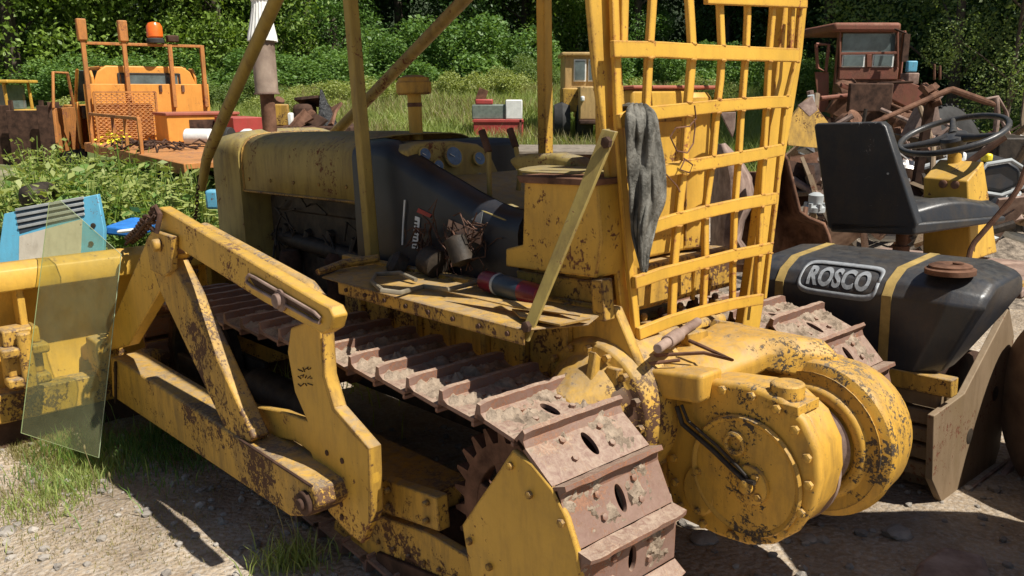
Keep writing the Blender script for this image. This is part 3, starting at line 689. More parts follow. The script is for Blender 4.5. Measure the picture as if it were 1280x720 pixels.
for hp_, hw_ in H_[1:]:
    for vp_, vw_ in Vb[1:6] + Vb[-1:]:
        x = None; y = hp_[0][1]
        for _ in range(4):
            x = xat(vp_, y)
            if x is None: break
            y2 = yat(hp_, x)
            if y2 is None: x = None; break
            y = y2
        if x is None: continue
        for sgn in (-1, 1):
            if rs.random() < .25 or len(WB.v) > 88 * 32: continue
            c0_ = U(x, y, su - .020) + Vector((0, 0, sgn * hw_ * .5)); k = rs.uniform(.004, .007); ln = vw_ * rs.uniform(.35, .6)
            WB.tube([c0_ + Vector((rs.uniform(-.001, .001), -ln + ln * 2 * q / 3, rs.uniform(-.002, .002))) for q in range(4)], [k * .5, k, k * rs.uniform(.7, 1.1), k * .5], 8)
parts(WB, 'weld_bead', M['yels'], DZ)
mb = MB()
def px_tube(fn, c, pts, r, off=(0, 0, 0), jit=0): return [fn(x, y, c) + Vector(off) + Vector((rnd.uniform(-jit, jit), 0, rnd.uniform(-jit, jit))) for x, y in pts]
mb.tube(px_tube(U, .0, [(868, 132), (871, 148), (862, 158), (844, 160), (838, 172), (845, 188), (858, 192), (867, 178), (870, 160), (868, 150)], 1, jit=.004), .0028, 5)
mb.tube(px_tube(U, .0, [(855, 198), (866, 206), (862, 216), (850, 212), (856, 200)], 1), .0028, 5)
mb.tube(px_tube(U, .0, [(833, 218), (846, 232), (850, 240)], 1), .0028, 5)
mb.obj('tie_wire', M['rust'], DZ)
# jacket hung over the screen
rows = [(131, 786, 808), (137, 781, 818), (150, 781, 822), (165, 782, 823), (185, 783, 827), (205, 783, 831), (225, 785, 832), (245, 787, 833), (262, 787, 829), (278, 788, 822), (295, 790, 817), (312, 794, 813), (328, 798, 810), (340, 802, 808)]
vs = []; nn = 22
for ri, (y, xa, xb) in enumerate(rows):
    for j in range(nn):
        t = j / (nn - 1); x = xa + (xb - xa) * t
        ph_ = t * 9 + ri * .35; amp = .010 * min(1, ri / 2 + .25)
        dpt = -.035 - amp * math.sin(ph_) - .012 * math.sin(ph_ * 2.3 + ri) - .018 * noise.noise(Vector((t * 4, ri * .6, 1))) - .02 * math.sin(pi * t)
        if ri == 0: dpt = .03
        if ri == 1: dpt = -.01 - .01 * math.sin(pi * t)
        vs.append(U(x + rnd.uniform(-.6, .6), y + 2.2 * math.sin(j * 1.3 + ri), dpt - .030 * abs(noise.noise(Vector((t * 7 + ri * .12, ri * .22, 5)))) * min(1, ri / 2)))
fs = [(i * nn + j, i * nn + j + 1, (i + 1) * nn + j + 1, (i + 1) * nn + j) for i in range(len(rows) - 1) for j in range(nn - 1)]
mb = MB(); mb.add(vs, fs)
back = [Vector((.10 + .01 * math.sin(j), p.y, p.z - .25 * (k))) for k in (0, 1) for j, p in enumerate(vs[:nn])]
mb.add(vs[:nn] + back, [(k * nn + j, k * nn + j + 1, (k + 1) * nn + j + 1, (k + 1) * nn + j) for k in range(2) for j in range(nn - 1)])
jk = mb.obj('draped_cloth', M['cloth'], None, solid=.012, sub=1, ang=180, recalc=False); jk.matrix_world = MF
tag(jk, 'grey weathered cloth draped over the left edge of the yellow mesh screen', 'cloth')
# ---- winch
cW = V(930, 592, .60); Rw = .275
WN = MB(); out = [(812, 478), (880, 474), (935, 482), (975, 498), (1004, 526), (1022, 566), (1024, 604), (1014, 640), (994, 667), (965, 682), (935, 683), (898, 671), (842, 645), (832, 600), (825, 500), (812, 492)]
po = pp(V, out, .60); WN.prism(po, DV * .045)
wcn = sum(po, Vector()) / len(po); pi_ = [wcn + (p - wcn) * .955 + DV * .045 for p in po]; WN.prism(pi_, DV * .13); wn = WN.obj('winch_case', M['yelw'], DZ, bevel=.016, seg=3)
mb = MB(); cc = V(932, 594, .60); mb.lathe([(.02, -.02), (.185, -.01), (.192, .008), (.186, .018), (.178, .016), (.172, .012), (.15, .014), (.02, .022)], cc, (0, 1, 0), 48)
cv = mb.obj('winch_cover', M['yelw'], wn)
mb = MB(); c2 = V(943, 603, .60); mb.lathe([(.062, .015), (.062, .032), (.054, .036), (.02, .037)], c2, (0, 1, 0), 32); mb.lathe([(.022, .03), (.022, .055), (.012, .06)], c2, (0, 1, 0), 16)
for i in range(4): t = i * pi / 2 + .6; mb.lathe([(.011, .03), (.011, .045)], c2 + Vector((.044 * math.cos(t), 0, .044 * math.sin(t))), (0, 1, 0), 6)
mb.obj('bearing_cap', M['yelw'], cv)
mb = MB(); c3 = V(924, 552, .60); mb.lathe([(.022, .0), (.022, .030), (.030, .034), (.038, .030), (.041, .0)], c3, (0, 1, 0), 28); mb.obj('filler_boss', M['yelw'], cv)
mb = MB(); c4 = V(876, 612, .60); mb.loft([[c4 + Vector((math.cos(2 * pi * i / 28) * .062 * k, h, math.sin(2 * pi * i / 28) * .085 * k)) for i in range(28)] for k, h in ((1, -.01), (1, .008), (.9, .014), (.5, .015))])
for s in (-1, 1): mb.lathe([(.010, .0), (.010, .024)], c4 + Vector((0, 0, s * .068)), (0, 1, 0), 6)
mb.obj('oval_cover', M['yelw'], wn)
mb = MB(); mb.tube([V(846, 508, .57), V(853, 530, .575), V(890, 562, .575), V(915, 586, .56), V(930, 600, .555), V(943, 604, .55)], .008, 8); mb.tube([V(852, 506, .57), V(860, 526, .575), V(895, 556, .575), V(921, 582, .56), V(935, 598, .555)], .005, 8); mb.obj('oil_pipe', M['dark'], wn)
mb = MB()
for x, y in ((868, 488), (904, 487), (940, 495), (972, 511), (995, 537), (1010, 572), (1012, 606), (1002, 640), (980, 664), (950, 674), (915, 667), (838, 512), (840, 538), (843, 572), (845, 602), (852, 632), (880, 654)):
    mb.lathe([(.014, -.004), (.014, .014), (.008, .017)], V(x, y, .60), (0, 1, 0), 6)
parts(mb, 'case_bolt', M['yelw'], wn)
mb = MB(); cb = V(984, 494, .66); mb.lathe([(.05, -.04), (.05, .035), (.046, .04), (.012, .04)], cb, (0, 0, 1), 20); mb.box(cb + Vector((0, 0, -.02)), (.14, .12, .03)); mb.obj('top_boss', M['yelw'], wn, bevel=.003)
# far winch side, drum, bridge
cf = P(cW.x - .01, 0, cW.z)
mb = MB(); Rf = .262
mb.lathe([(.10, -1.0), (.15, -.985), (.155, -.96), (.19, -.955), (.20, -.98), (Rf - .03, -.985), (Rf, -1.0), (Rf + .01, -1.02), (Rf, -1.05), (Rf - .01, -1.16), (Rf - .03, -1.22), (Rf - .09, -1.27), (.1, -1.30)], Vector((cf.x, 0, cf.z)), (0, 1, 0), 48)
mb.prism([P(.05, 1.0, cf.z - .25), P(.05, 1.0, cf.z + .24), P(cf.x, 1.0, cf.z + .25), P(cf.x, 1.0, cf.z - .25)], DV * .2)
wf = mb.obj('winch_side', M['yelw'], DZ, bevel=.02, seg=3)
mb = MB(); mb.lathe([(.205, -.986), (.235, -.986), (.238, -.975), (.21, -.975)], Vector((cf.x, 0, cf.z)), (0, 1, 0), 40); mb.obj('brake_ring', M['yelw'], wf)
mb = MB(); mb.lathe([(.205, -.775), (.205, -.79), (.13, -.80), (.13, -.94), (.15, -.955)], Vector((cf.x, 0, cf.z)), (0, 1, 0), 40); mb.obj('winch_drum', M['rustp'], DZ)
wb = po[1].z
mb = MB()
secs = []
for v, u0, u1, z0, z1 in ((.60, .03, -.20, wb - .11, wb + .015), (.70, .03, -.20, wb - .1, wb + .02), (.80, .02, -.22, wb - .08, wb + .04), (.92, .02, -.26, wb - .04, wb + .06), (.98, .02, -.34, wb - .06, wb + .07), (1.10, .02, -.42, wb - .10, wb + .05), (1.24, .02, -.34, wb - .14, wb + .0)):
    secs.append([P(u0, v, z0), P(u0, v, z1 - .02), P(u0 - .03, v, z1), P(u1 + .06, v, z1), P(u1, v, z1 - .05), P(u1, v, z0)])
mb.loft(secs); mb.obj('winch_bridge', M['yelw'], DZ, bevel=.014, seg=3, ang=40)
mb = MB(); mb.prism(pp(V, [(806, 462), (876, 470), (874, 506), (822, 498), (808, 490)], .54), DV * .12); mb.obj('mount_block', M['yelw'], DZ, bevel=.014, seg=3)
mb = MB(); mb.tube([V(772, 448, .50), V(775, 443, .52), V(800, 446, .58), V(840, 443, .62), V(880, 441, .66), V(915, 450, .70), V(880, 434, .68), V(862, 426, .70)], .0065, 8); mb.tube([V(775, 452, .50), V(800, 456, .54), V(850, 450, .6)], .006, 8); mb.obj('bent_rod', M['rust'], DZ)
mb = MB(); a, b = U(822, 436, -.12), U(872, 402, .0); mb.tube([a, a.lerp(b, .3)], .016, 16); mb.tube([a.lerp(b, .22), a.lerp(b, .5)], .023, 16); mb.tube([a.lerp(b, .5), b], .016, 16); mb.obj('pto_coupling', M['rustp'], DZ, bevel=.003)
mb = MB(); mb.prism([U(x, y, -.02) for x, y in ((772, 462), (800, 458), (783, 520), (768, 520))], DU * .05); mb.prism([U(x, y, .05) for x, y in ((745, 440), (770, 465), (760, 520), (735, 500))], DU * .03); parts(mb, 'drawbar_plate', M['yeld'], DZ, bevel=.005)
mb = MB(); mb.prism([U(x, y, .02) for x, y in ((898, 400), (930, 405), (925, 440), (908, 442), (890, 425))], DU * .03); mb.prism([U(x, y, -.05) for x, y in ((860, 418), (885, 412), (890, 440), (865, 446))], DU * .04); parts(mb, 'hitch_lug', M['yeld'], DZ, bevel=.005)
# small linkages behind the screen
rs = random.Random(14)
for i in range(6):
    v = .66 + i * .11; mb = MB(); a = P(rs.uniform(.13, .2), v, .93); mb.box(a, (rs.uniform(.04, .08), rs.uniform(.03, .06), rs.uniform(.03, .06)), Matrix.Rotation(rs.uniform(-.5, .5), 3, 'Y')); mb.lathe([(.014, 0), (.014, .02), (.008, .03)], a + Vector((0, 0, .02)), n=8)
    mb.obj('valve_fitting', M['yeld'] if i % 2 else M['rustd'], DZ, bevel=.004)
# ---- blade
BV0, BV1 = -1.0, 2.9
def bsec(v):
    pts = []; 
    for i in range(9):
        t = i / 8; w = .14 + .66 * t; pts.append(P(3.42 + .10 * math.sin(pi * t) - .0, v, w))
    return pts
prof = [P(3.36 + .09 * math.sin(pi * i / 8), 0, .12 + .76 * i / 8) for i in range(9)]
prof2 = [p + Vector((.02, 0, 0)) for p in prof][::-1]
mb = MB(); mb.loft([[p + DV * v for p in prof + prof2] for v in (BV0, BV1)]); bl = mb.obj('blade', M['yel'], DZ, ang=30)
mb = MB(); sec = [(3.20, .86), (3.19, .90), (3.21, .97), (3.26, 1.0), (3.33, 1.0), (3.38, .97), (3.38, .86)]
mb.loft([[P(u, v, w) for u, w in sec] for v in (BV0, .2, .24, BV1)]); mb.obj('blade_top_beam', M['yel'], bl, bevel=.008, seg=3, ang=50)
mb = MB(); mb.box(P(3.30, (BV0 + BV1) / 2, .24), (.14, BV1 - BV0, .16)); mb.obj('blade_lower_beam', M['yeld'], bl, bevel=.01)
mb = MB()
for v in (-.56, .45, 1.45, 2.45): mb.box(P(3.30, v, .58), (.13, .035, .58))
parts(mb, 'blade_rib', M['yel'], bl, bevel=.005)
mb = MB(); mb.box(P(3.22, -.60, .52), (.16, .17, .30)); mb.box(P(3.14, -.60, .56), (.12, .22, .05)); mb.box(P(3.14, -.60, .40), (.12, .2, .05)); mb.tube([P(3.10, -.60, .36), P(3.10, -.60, .66)], .035, 16); mb.obj('blade_pin_bracket', M['yeld'], bl, bevel=.012)
mb = MB(); mb.box(P(3.36, (BV0 + BV1) / 2, .06), (.03, BV1 - BV0, .16), Matrix.Rotation(.2, 3, 'Y')); mb.obj('cutting_edge', M['rustd'], bl)
mb = MB(); mb.beam(V(128, 430, -.19), V(92, 452, -.25), .08, .09); mb.box(V(135, 440, -.18) + Vector((.05, 0, 0)), (.2, .14, .16)); mb.beam(P(3.2, -.16, .36), P(3.35, -.16, .36), .16, .16); mb.obj('arm_knuckle', M['yeld'], DZ, bevel=.012)
# C-frame cross tube
mb = MB(); mb.tube([P(3.05, -.14, .36), P(3.25, .2, .36), P(3.3, .98, .36), P(3.25, 1.76, .36), P(3.05, 2.1, .36)], .085, 16); mb.obj('cross_tube', M['yeld'], DZ)
mb = MB(); mb.beam(P(3.0, 2.08, .33), P(.75, 2.08, .30), .16, .16); mb.obj('push_arm', M['yeld'], DZ, bevel=.01)
# chains
def chain(pts, name, n):
    pts = [Vector(p) for p in pts]; L = [0]
    for i in range(1, len(pts)): L.append(L[-1] + (pts[i] - pts[i - 1]).length)
    mb = MB()
    for k in range(n):
        s = L[-1] * (k + .5) / n; i = max(j for j in range(len(L)) if L[j] <= s); i = min(i, len(pts) - 2)
        d = (pts[i + 1] - pts[i]).normalized(); c = pts[i] + d * (s - L[i]); a = d.orthogonal().normalized()
        if k % 2: a = d.cross(a)
        l = L[-1] / n * .72; ring = [c + d * l * math.cos(t) + a * l * .55 * math.sin(t) for t in [2 * pi * q / 12 for q in range(13)]]
        mb.tube(ring, l * .19, 6, caps=False)
    return mb.obj(name, M['rustd'], DZ)
chain([V(196, 268, -.22), V(184, 276, -.2), V(174, 290, -.1), V(160, 302, .05)], 'chain', 22)
chain([V(247, 232, .3), V(246, 262, .3), V(241, 284, .3)], 'chain', 12)
chain([V(232, 300, .2), V(238, 322, .2), V(230, 338, .2), V(246, 340, .2)], 'chain', 12)
mb = MB(); mb.tube([V(190, 262, -.24), V(194, 258, -.22), V(200, 268, -.22), V(196, 290, -.24), V(190, 286, -.24)], .012, 8); mb.obj('shackle', M['rustd'], DZ)
# things lying on the fender
a, b = W(604, 350, wt + .045), W(676, 370, wt + .045); d = (b - a)
gz = empty('grease_gun', 'red and black cylindrical grease gun lying on the yellow fender', 'grease gun', mat=MF @ Matrix.Translation(a))
ax = d.normalized(); Lg = d.length
MB().lathe([(.02, 0), (.036, .015), (.038, .03), (.038, Lg * .9), (.03, Lg)], (0, 0, 0), ax, 24).obj('barrel', plain('dark_red_enamel', (.16, .010, .02), .3, .15), gz)
MB().lathe([(.0385, Lg * .30), (.0392, Lg * .31), (.0392, Lg * .72), (.0385, Lg * .73)], (0, 0, 0), ax, 24).obj('label_band', plain('slate_label', (.03, .045, .065), .4), gz)
MB().lathe([(.0393, Lg * .28), (.0396, Lg * .29), (.0396, Lg * .325)], (0, 0, 0), ax, 24).obj('label_edge', M['grey'], gz)
MB().tube([Vector((0, 0, 0)), Vector((-.05, 0, .02)), Vector((-.1, 0, .03))], .01, 8).obj('nozzle', M['steel'], gz)
# ================================================================= ROAD ROLLER WITH THE BLACK TANK
RO = empty('road_roller', 'stripped road roller with black water tank strapped on, behind the bulldozer at the right', 'road roller', mat=MF)
def tsec(u, k=0.0, s=1.0):
    c = (2.38, .80); pts = []
    for v, w in ((2.12, .50), (2.10, .54), (2.10, .86), (2.14, .915), (2.24, .965), (2.58, .985), (2.66, .95), (2.68, .87), (2.56, .74), (2.34, .55), (2.26, .50)):
        pts.append(P(u + (.13 * max(0, .86 - w) / .36 if u < -.3 else 0), c[0] + (v - c[0]) * s, c[1] + (w - c[1]) * s + k))
    return pts
mb = MB(); mb.loft([tsec(-.50, -.0, .74), tsec(-.48, 0, .84), tsec(-.37, 0, 1), tsec(-.1, 0, 1), tsec(.40, 0, 1), tsec(.55, 0, .93), tsec(.60, 0, .75)])
tk = mb.obj('water_tank', M['tank'], RO, ang=180, bevel=.03, seg=5)
tk.data.set_sharp_from_angle(angle=pi); tk.modifiers['bevel'].angle_limit = math.radians(18)
for u in (-.12, .40):
    mb = MB(); secs = []
    base = tsec(u, 0, 1.012); secs = [[p + Vector((-.022, 0, 0)) for p in base], [p + Vector((.022, 0, 0)) for p in base]]
    inn = tsec(u, 0, .985); secs2 = [[p + Vector((.022, 0, 0)) for p in inn], [p + Vector((-.022, 0, 0)) for p in inn]]
    mb.loft(secs + secs2 + [secs[0]], caps=False); mb.obj('tank_strap', M['strap'], tk, bevel=.004)
cp = W(1188, 336, .99)
mb = MB(); mb.lathe([(.10, -.015), (.10, .006), (.085, .012), (.085, .020), (.07, .026), (.03, .028), (.02, .024)], (cp.x, cp.y, .985), n=32); mb.lathe([(.02, .0), (.022, .03), (.012, .033)], (cp.x - .03, cp.y, .99), n=12)
mb.obj('filler_lid', M['rust'], tk)
# lettering laid on the sloped shoulder of the tank
o0, o1, o2, o3 = V(1003, 354, 2.115), V(1104, 368, 2.115), V(1112, 346, 2.14), V(1014, 331, 2.15)
cur = bpy.data.curves.new('t', 'FONT'); cur.body = 'ROSCO'; cur.size = 1; cur.align_x = 'CENTER'; cur.align_y = 'CENTER'; cur.extrude = .004; cur.offset = .035; cur.space_character = 1.08
tob = bpy.data.objects.new('t', cur); COL.objects.link(tob); bpy.context.view_layer.update()
tm = bpy.data.meshes.new_from_object(tob.evaluated_get(bpy.context.evaluated_depsgraph_get())); bpy.data.objects.remove(tob)
tm.name = 'lettering'; xs = [v.co.x for v in tm.vertices]; ys = [v.co.y for v in tm.vertices]
cx_, cy_, wx, wy = (max(xs) + min(xs)) / 2, (max(ys) + min(ys)) / 2, max(xs) - min(xs), max(ys) - min(ys)
def onface(a, b):                      # a, b in -1..1 across the marking; the face of the tank is curved
    L = .40; u = .118 - a * L / 2
    ang_w = [(2.100, .80), (2.100, .85), (2.118, .885), (2.150, .918), (2.195, .943), (2.24, .964)]
    t = (b + 1) / 2 * (len(ang_w) - 1); i = min(int(t), len(ang_w) - 2); i = max(i, 0); f = t - i
    v = ang_w[i][0] * (1 - f) + ang_w[i + 1][0] * f; w = ang_w[i][1] * (1 - f) + ang_w[i + 1][1] * f
    return P(u, v - .004, w + .005)
bm = bmesh.new(); bm.from_mesh(tm); bmesh.ops.triangulate(bm, faces=bm.faces)
for _ in range(2): bmesh.ops.subdivide_edges(bm, edges=[e for e in bm.edges if e.calc_length() > .08], cuts=1)
for v in bm.verts:
    a = (v.co.x - cx_) / wx * 2 * .74; b = (v.co.y - cy_) / wy * 2 * .50; z = v.co.z; b2 = b
    q = onface(a - b * .03, b2); v.co = q + Vector((0, .6, .8)) * (z * .35)
bm.to_mesh(tm); bm.free(); tm.materials.clear(); tm.materials.append(M['grey2'] if 'grey2' in M else plain('marking_grey', (.27, .285, .30), .5, .2, 40))
lo = bpy.data.objects.new('lettering', tm); COL.objects.link(lo); lo.parent = tk
mk = tm.materials[0]
mb = MB(); N = 64
def rr(k, a1=.96, b1=.88, r=.22):
    t = 2 * pi * k / N; c, s = math.cos(t), math.sin(t); return (a1 * math.copysign(abs(c) ** .28, c), b1 * math.copysign(abs(s) ** .45, s))
oo = []; ii = []
for k in range(N + 1):
    a, b = rr(k); oo.append(onface(a, b)); a2, b2 = rr(k, .89, .66); ii.append(onface(a2, b2))
mb.loft([oo, ii], caps=False, closed=False); mb.obj('marking_border', mk, tk, solid=.002)
# chassis behind and below the tank
mb = MB(); ep = [(1206, 492), (1262, 384), (1268, 420), (1262, 470), (1250, 560), (1238, 600), (1200, 652), (1182, 640), (1165, 600), (1168, 520)]
poly = pp(U, ep, -.40)
hc = [U(1212, 545, -.40), U(1244, 492, -.40)]
mb.prism(poly, DU * .03); pe_ = mb.obj('end_plate', M['brown'], RO, bevel=.004)
mb = MB()
for h in hc: mb.lathe([(.036, .0), (.036, .004), (.03, .005)], h + Vector((.002, 0, 0)), (-1, 0, 0), 24)
parts(mb, 'plate_hole', M['dark'], pe_)
mb = MB(); mb.beam(P(-.42, 2.13, .50), P(.75, 2.13, .50), .07, .08); mb.beam(P(-.42, 2.9, .80), P(.75, 2.9, .80), .07, .08); mb.obj('chassis_rail', M['yeld'], RO, bevel=.006)
mb = MB()
for i in range(5): mb.box(P(.16, 2.16 + i * .008, .42 - i * .085), (1.04, .06, .068))
mb.box(P(.16, 2.26, .22), (1.04, .04, .50)); mb.obj('side_plate', M['brown'], RO, bevel=.01)
mb = MB(); mb.box(P(.08, 3.20, .80), (1.05, .85, .035)); mb.obj('deck', M['rustp'], RO, bevel=.006)
mb = MB(); mb.lathe([(.10, -.30), (.26, -.30), (.28, -.29), (.28, .44), (.26, .45), (.1, .45)], P(.05, 2.80, .20), (1, 0, 0), 48); mb.obj('drum', M['rustd'], RO)
mb = MB(); mb.tube([U(1190, 652, -.47) + Vector((0, 0, .0)), U(1215, 640, -.47), U(1262, 585, -.47), U(1275, 560, -.47)], .02, 8); mb.obj('skid_edge', M['rustp'], RO)
mb = MB()
for i in range(3): mb.beam(U(1212, 640 - i * 14, -.44), U(1262, 618 - i * 22, -.44), .012, .012)
parts(mb, 'tread_bar', M['rustp'], RO)
# seat
sv = 2.78
mb = MB(); po = [V(x, y, sv) for x, y in ((1017, 158), (1020, 154), (1100, 152), (1107, 158), (1146, 280), (1143, 287), (1040, 289), (1034, 284))]
mb.prism(po, DV * .075); bk_ = mb.obj('seat_backrest', M['vinyl'], RO, bevel=.02, seg=4)
mb = MB(); q0, q1 = V(1037, 286, sv), V(1143, 284, sv)
zc = (q0.z + q1.z) / 2 + .01
mb.loft([[Vector((q0.x - a * .42, -sv - a, zc + b - .02)) for a, b in ((-.0, .03), (.0, -.03), (.56, .00), (.56, .03))], [Vector((q1.x - a * .42, -sv - a, zc + b)) for a, b in ((-.0, .03), (.0, -.03), (.56, .00), (.56, .03))]]); mb.obj('seat_pan', M['vinyl'], RO, bevel=.012, seg=3)
mb = MB(); secs = []
for k in range(9):
    t = k / 8; a = .07 + .52 * t; hh = .06 + .035 * math.sin(pi * min(1, t * 1.2)); e = .02 + .02 * (abs(2 * t - 1) ** 3)
    xa, xb = q0.x - e - a * .42, q1.x + e - a * .42
    secs.append([Vector((xa, -sv - a, zc + .02)), Vector((xa - .02, -sv - a, zc + .02 + hh)), Vector((xa - .07, -sv - a, zc + .045 + hh)), Vector(((xa + xb) / 2, -sv - a, zc + .03 + hh)), Vector((xb + .07, -sv - a, zc + .045 + hh)), Vector((xb + .02, -sv - a, zc + .02 + hh)), Vector((xb, -sv - a, zc + .02))])
mb.loft(secs); mb.obj('seat_cushion', M['vinyl'], RO, bevel=.012, seg=3, ang=60)
mb = MB(); pt = V(1128, 286, sv + .2); mb.tube([pt, Vector((pt.x, pt.y, .80))], .030, 18); mb.tube([Vector((pt.x, pt.y, pt.z - .09)), Vector((pt.x, pt.y, .80))], .042, 18); mb.obj('seat_post', M['rust'], RO)
mb = MB(); pt = V(1110, 217, sv); mb.lathe([(.006, -.0), (.006, .003)], pt, (0, 1, 0), 8); mb.obj('backrest_button', M['grey'], bk_)
# steering wheel, column, console
wv = 3.42; wc_ = V(1191, 168, wv); Rr = (V(1121, 172, wv) - V(1261, 164, wv)).length / 2 * .97
nrm = Vector((0, .36, 1)).normalized(); e1 = Vector((1, 0, 0)); e1 = (e1 - nrm * e1.dot(nrm)).normalized(); e2 = nrm.cross(e1)
# lean the wheel slightly so its rim rises towards the machine's rear
nrm = (nrm + Vector((.10, 0, 0))).normalized(); e1 = (e1 - nrm * e1.dot(nrm)).normalized(); e2 = nrm.cross(e1)
mb = MB(); ring = [wc_ + (e1 * math.cos(t) + e2 * math.sin(t)) * Rr * .95 for t in [2 * pi * k / 56 for k in range(57)]]; mb.tube(ring, .0165, 12, caps=False); sw = mb.obj('steering_wheel', M['vinyl'], RO)
mb = MB(); mb.lathe([(.03, -.12), (.045, -.06), (.07, -.03), (.08, .0), (.07, .016), (.01, .022)], wc_ - nrm * .02, nrm, 24); mb.obj('wheel_hub', M['vinyl'], sw)
mb = MB()
for a in (2.85, .55, -1.2):
    d = e1 * math.cos(a) + e2 * math.sin(a); mb.tube([wc_ - nrm * .02 + d * .03, wc_ - nrm * .015 + d * Rr * .5, wc_ + d * Rr * .92], [.030, .020, .015], 12)
parts(mb, 'wheel_spoke', M['vinyl'], sw)
mb = MB(); cb0 = V(1191, 235, wv + .02); mb.tube([wc_ - nrm * .08, cb0 - DW * .05], .036, 18); mb.obj('steering_column', M['yel'], RO)
mb = MB(); c0, c1 = V(1153, 322, 3.25), V(1214, 327, 3.25); t0, t1 = V(1154, 222, 3.25), V(1210, 226, 3.25)
mb.loft([[c0, c1, c1 + DV * .38, c0 + DV * .38], [t0, t1, t1 + DV * .20 + DW * .09, t0 + DV * .20 + DW * .09]]); cs = mb.obj('console', M['yel'], RO, bevel=.008)
mb = MB()
for x, y in ((1179, 230), (1194, 231)): mb.lathe([(.022, 0), (.022, .006), (.016, .010)], V(x, y, 3.25) , (0, 1, 0), 16)
parts(mb, 'console_knob', M['rust'], cs)
mb = MB(); mb.tube([V(1209, 334, 2.66), V(1213, 313, 2.68), V(1218, 303, 2.7), V(1262, 252, 2.75), V(1275, 232, 2.78), V(1284, 205, 2.8)], .013, 10); mb.obj('bent_handle', M['rust'], RO)
# rusty steel wheel at the right edge
cwx = at(1287, 498, 3.25)
mb = MB(); Rk = .50; mb.lathe([(.20, -.24), (.34, -.24), (Rk - .03, -.20), (Rk - .008, -.17), (Rk, -.12), (Rk + .004, 0), (Rk, .12), (Rk - .008, .17), (Rk - .03, .20), (.34, .24), (.2, .24)], (0, 0, 0), (1, 0, 0), 72)
rw = mb.obj('scrap_roller', plain('brown_steel', (.17, .10, .065), .7, .35, 6, col2=(.27, .18, .12), bmp=.5), None); rw.location = (cwx.x + .50, 3.42, .46); rw.rotation_euler = (0, 0, .12)
tag(rw, 'tall rusty brown steel roller cut off by the right edge, beside the black tank', 'roller')
# ================================================================= BACKGROUND MACHINES
def frame_at(o, fwd):
    f = Vector(fwd).normalized(); l = Vector((0, 0, 1)).cross(f); return Matrix(((f.x, l.x, 0, o[0]), (f.y, l.y, 0, o[1]), (0, 0, 1, o[2]), (0, 0, 0, 1)))
def px_in(Mx):
    inv = Mx.inverted(); r3 = inv.to_3x3(); c0 = inv @ CAM
    def fx(x, y, c): r = r3 @ ray(x, y); return c0 + r * ((c - c0.x) / r.x)
    def fy(x, y, c): r = r3 @ ray(x, y); return c0 + r * ((c - c0.y) / r.y)
    def fz(x, y, c): r = r3 @ ray(x, y); return c0 + r * ((c - c0.z) / r.z)
    return fx, fy, fz
# ---- orange flatbed truck; local x forward (away), y left
TM = frame_at((-6.55, 15.6, 0), (-.62, .78, 0)); tx, ty, tz = px_in(TM)
TR = empty('flatbed_truck', 'orange flatbed truck with a pipe headache rack, parked behind the bulldozer nose', 'truck', mat=TM)
hw = 1.05
def TB(name, c, s, mat, par=None, bevel=.01, R=None): return MB().box(c, s, R).obj(name, M[mat], par or TR, bevel=bevel)
mb = MB(); mb.box((-2.6, 0, .88), (5.4, 2.3, .08)); mb.box((-2.6, 1.14, .84), (5.4, .05, .15)); mb.box((-2.6, -1.14, .84), (5.4, .05, .15)); mb.obj('bed', M['orust'], TR, bevel=.01)
mb = MB(); mb.box((-1.6, .4, .68), (7.2, .12, .22)); mb.box((-1.6, -.4, .68), (7.2, .12, .22)); mb.obj('chassis', M['rustd'], TR)
# bulkhead panel behind the cab
mb = MB(); mb.box((.05, 0, 1.42), (.04, 2.16, 1.00)); mb.obj('bulkhead', M['org'], TR, bevel=.01)
mb = MB(); cabp = [(.15, .70), (.15, 2.05), (.28, 2.20), (1.25, 2.22), (1.75, 1.62), (2.7, 1.50), (2.85, 1.35), (2.9, .75)]
for s in (1, -1): mb.prism([(x, s * .92, z) for x, z in [(.15, .70), (.15, 2.05), (.28, 2.2), (.5, 2.21), (.5, .7)]], (0, -.05 * s, 0)); mb.prism([(x, s * .92, z) for x, z in [(1.55, .7), (1.5, 1.6), (1.75, 1.55), (2.7, 1.45), (2.9, 1.3), (2.9, .7)]], (0, -.05 * s, 0))
mb.prism([(1.25, .92, 2.2), (1.32, .92, 2.18), (1.75, .92, 1.58), (1.68, .92, 1.58)], (0, -.06, 0)); mb.prism([(1.25, -.92, 2.2), (1.32, -.92, 2.18), (1.75, -.92, 1.58), (1.68, -.92, 1.58)], (0, .06, 0))
mb.box((.75, 0, 2.2), (1.1, 1.50, .06)); mb.prism([(.15, y, z) for y, z in ((.92, .7), (.93, 1.55), (.88, 1.95), (.80, 2.14), (.66, 2.235), (-.66, 2.235), (-.80, 2.14), (-.88, 1.95), (-.93, 1.55), (-.92, .7))], (.06, 0, 0)); mb.box((2.25, 0, 1.50), (1.2, 1.8, .05));  mb.box((1.5, 0, .75), (2.7, 1.8, .08)); mb.box((2.88, 0, 1.1), (.05, 1.8, .8))
cab = mb.obj('cab', M['org'], TR, bevel=.03, seg=3)
MB().box((.14, -.06, 1.98), (.02, .98, .26)).obj('rear_window', M['wglass'], cab)
mb = MB(); mb.box((.135, -.06, 2.10), (.03, 1.04, .03)); mb.box((.135, -.06, 1.82), (.03, 1.04, .03)); mb.box((.135, .47, 1.96), (.03, .03, .3)); mb.box((.135, -.59, 1.96), (.03, .03, .3)); mb.obj('window_seal', M['rubber'], cab, bevel=.004)
MB().prism([(1.30, .85, 2.16), (1.30, -.85, 2.16), (1.72, -.85, 1.60), (1.72, .85, 1.60)], (.01, 0, .01)).obj('windscreen', M['wglass'], cab)
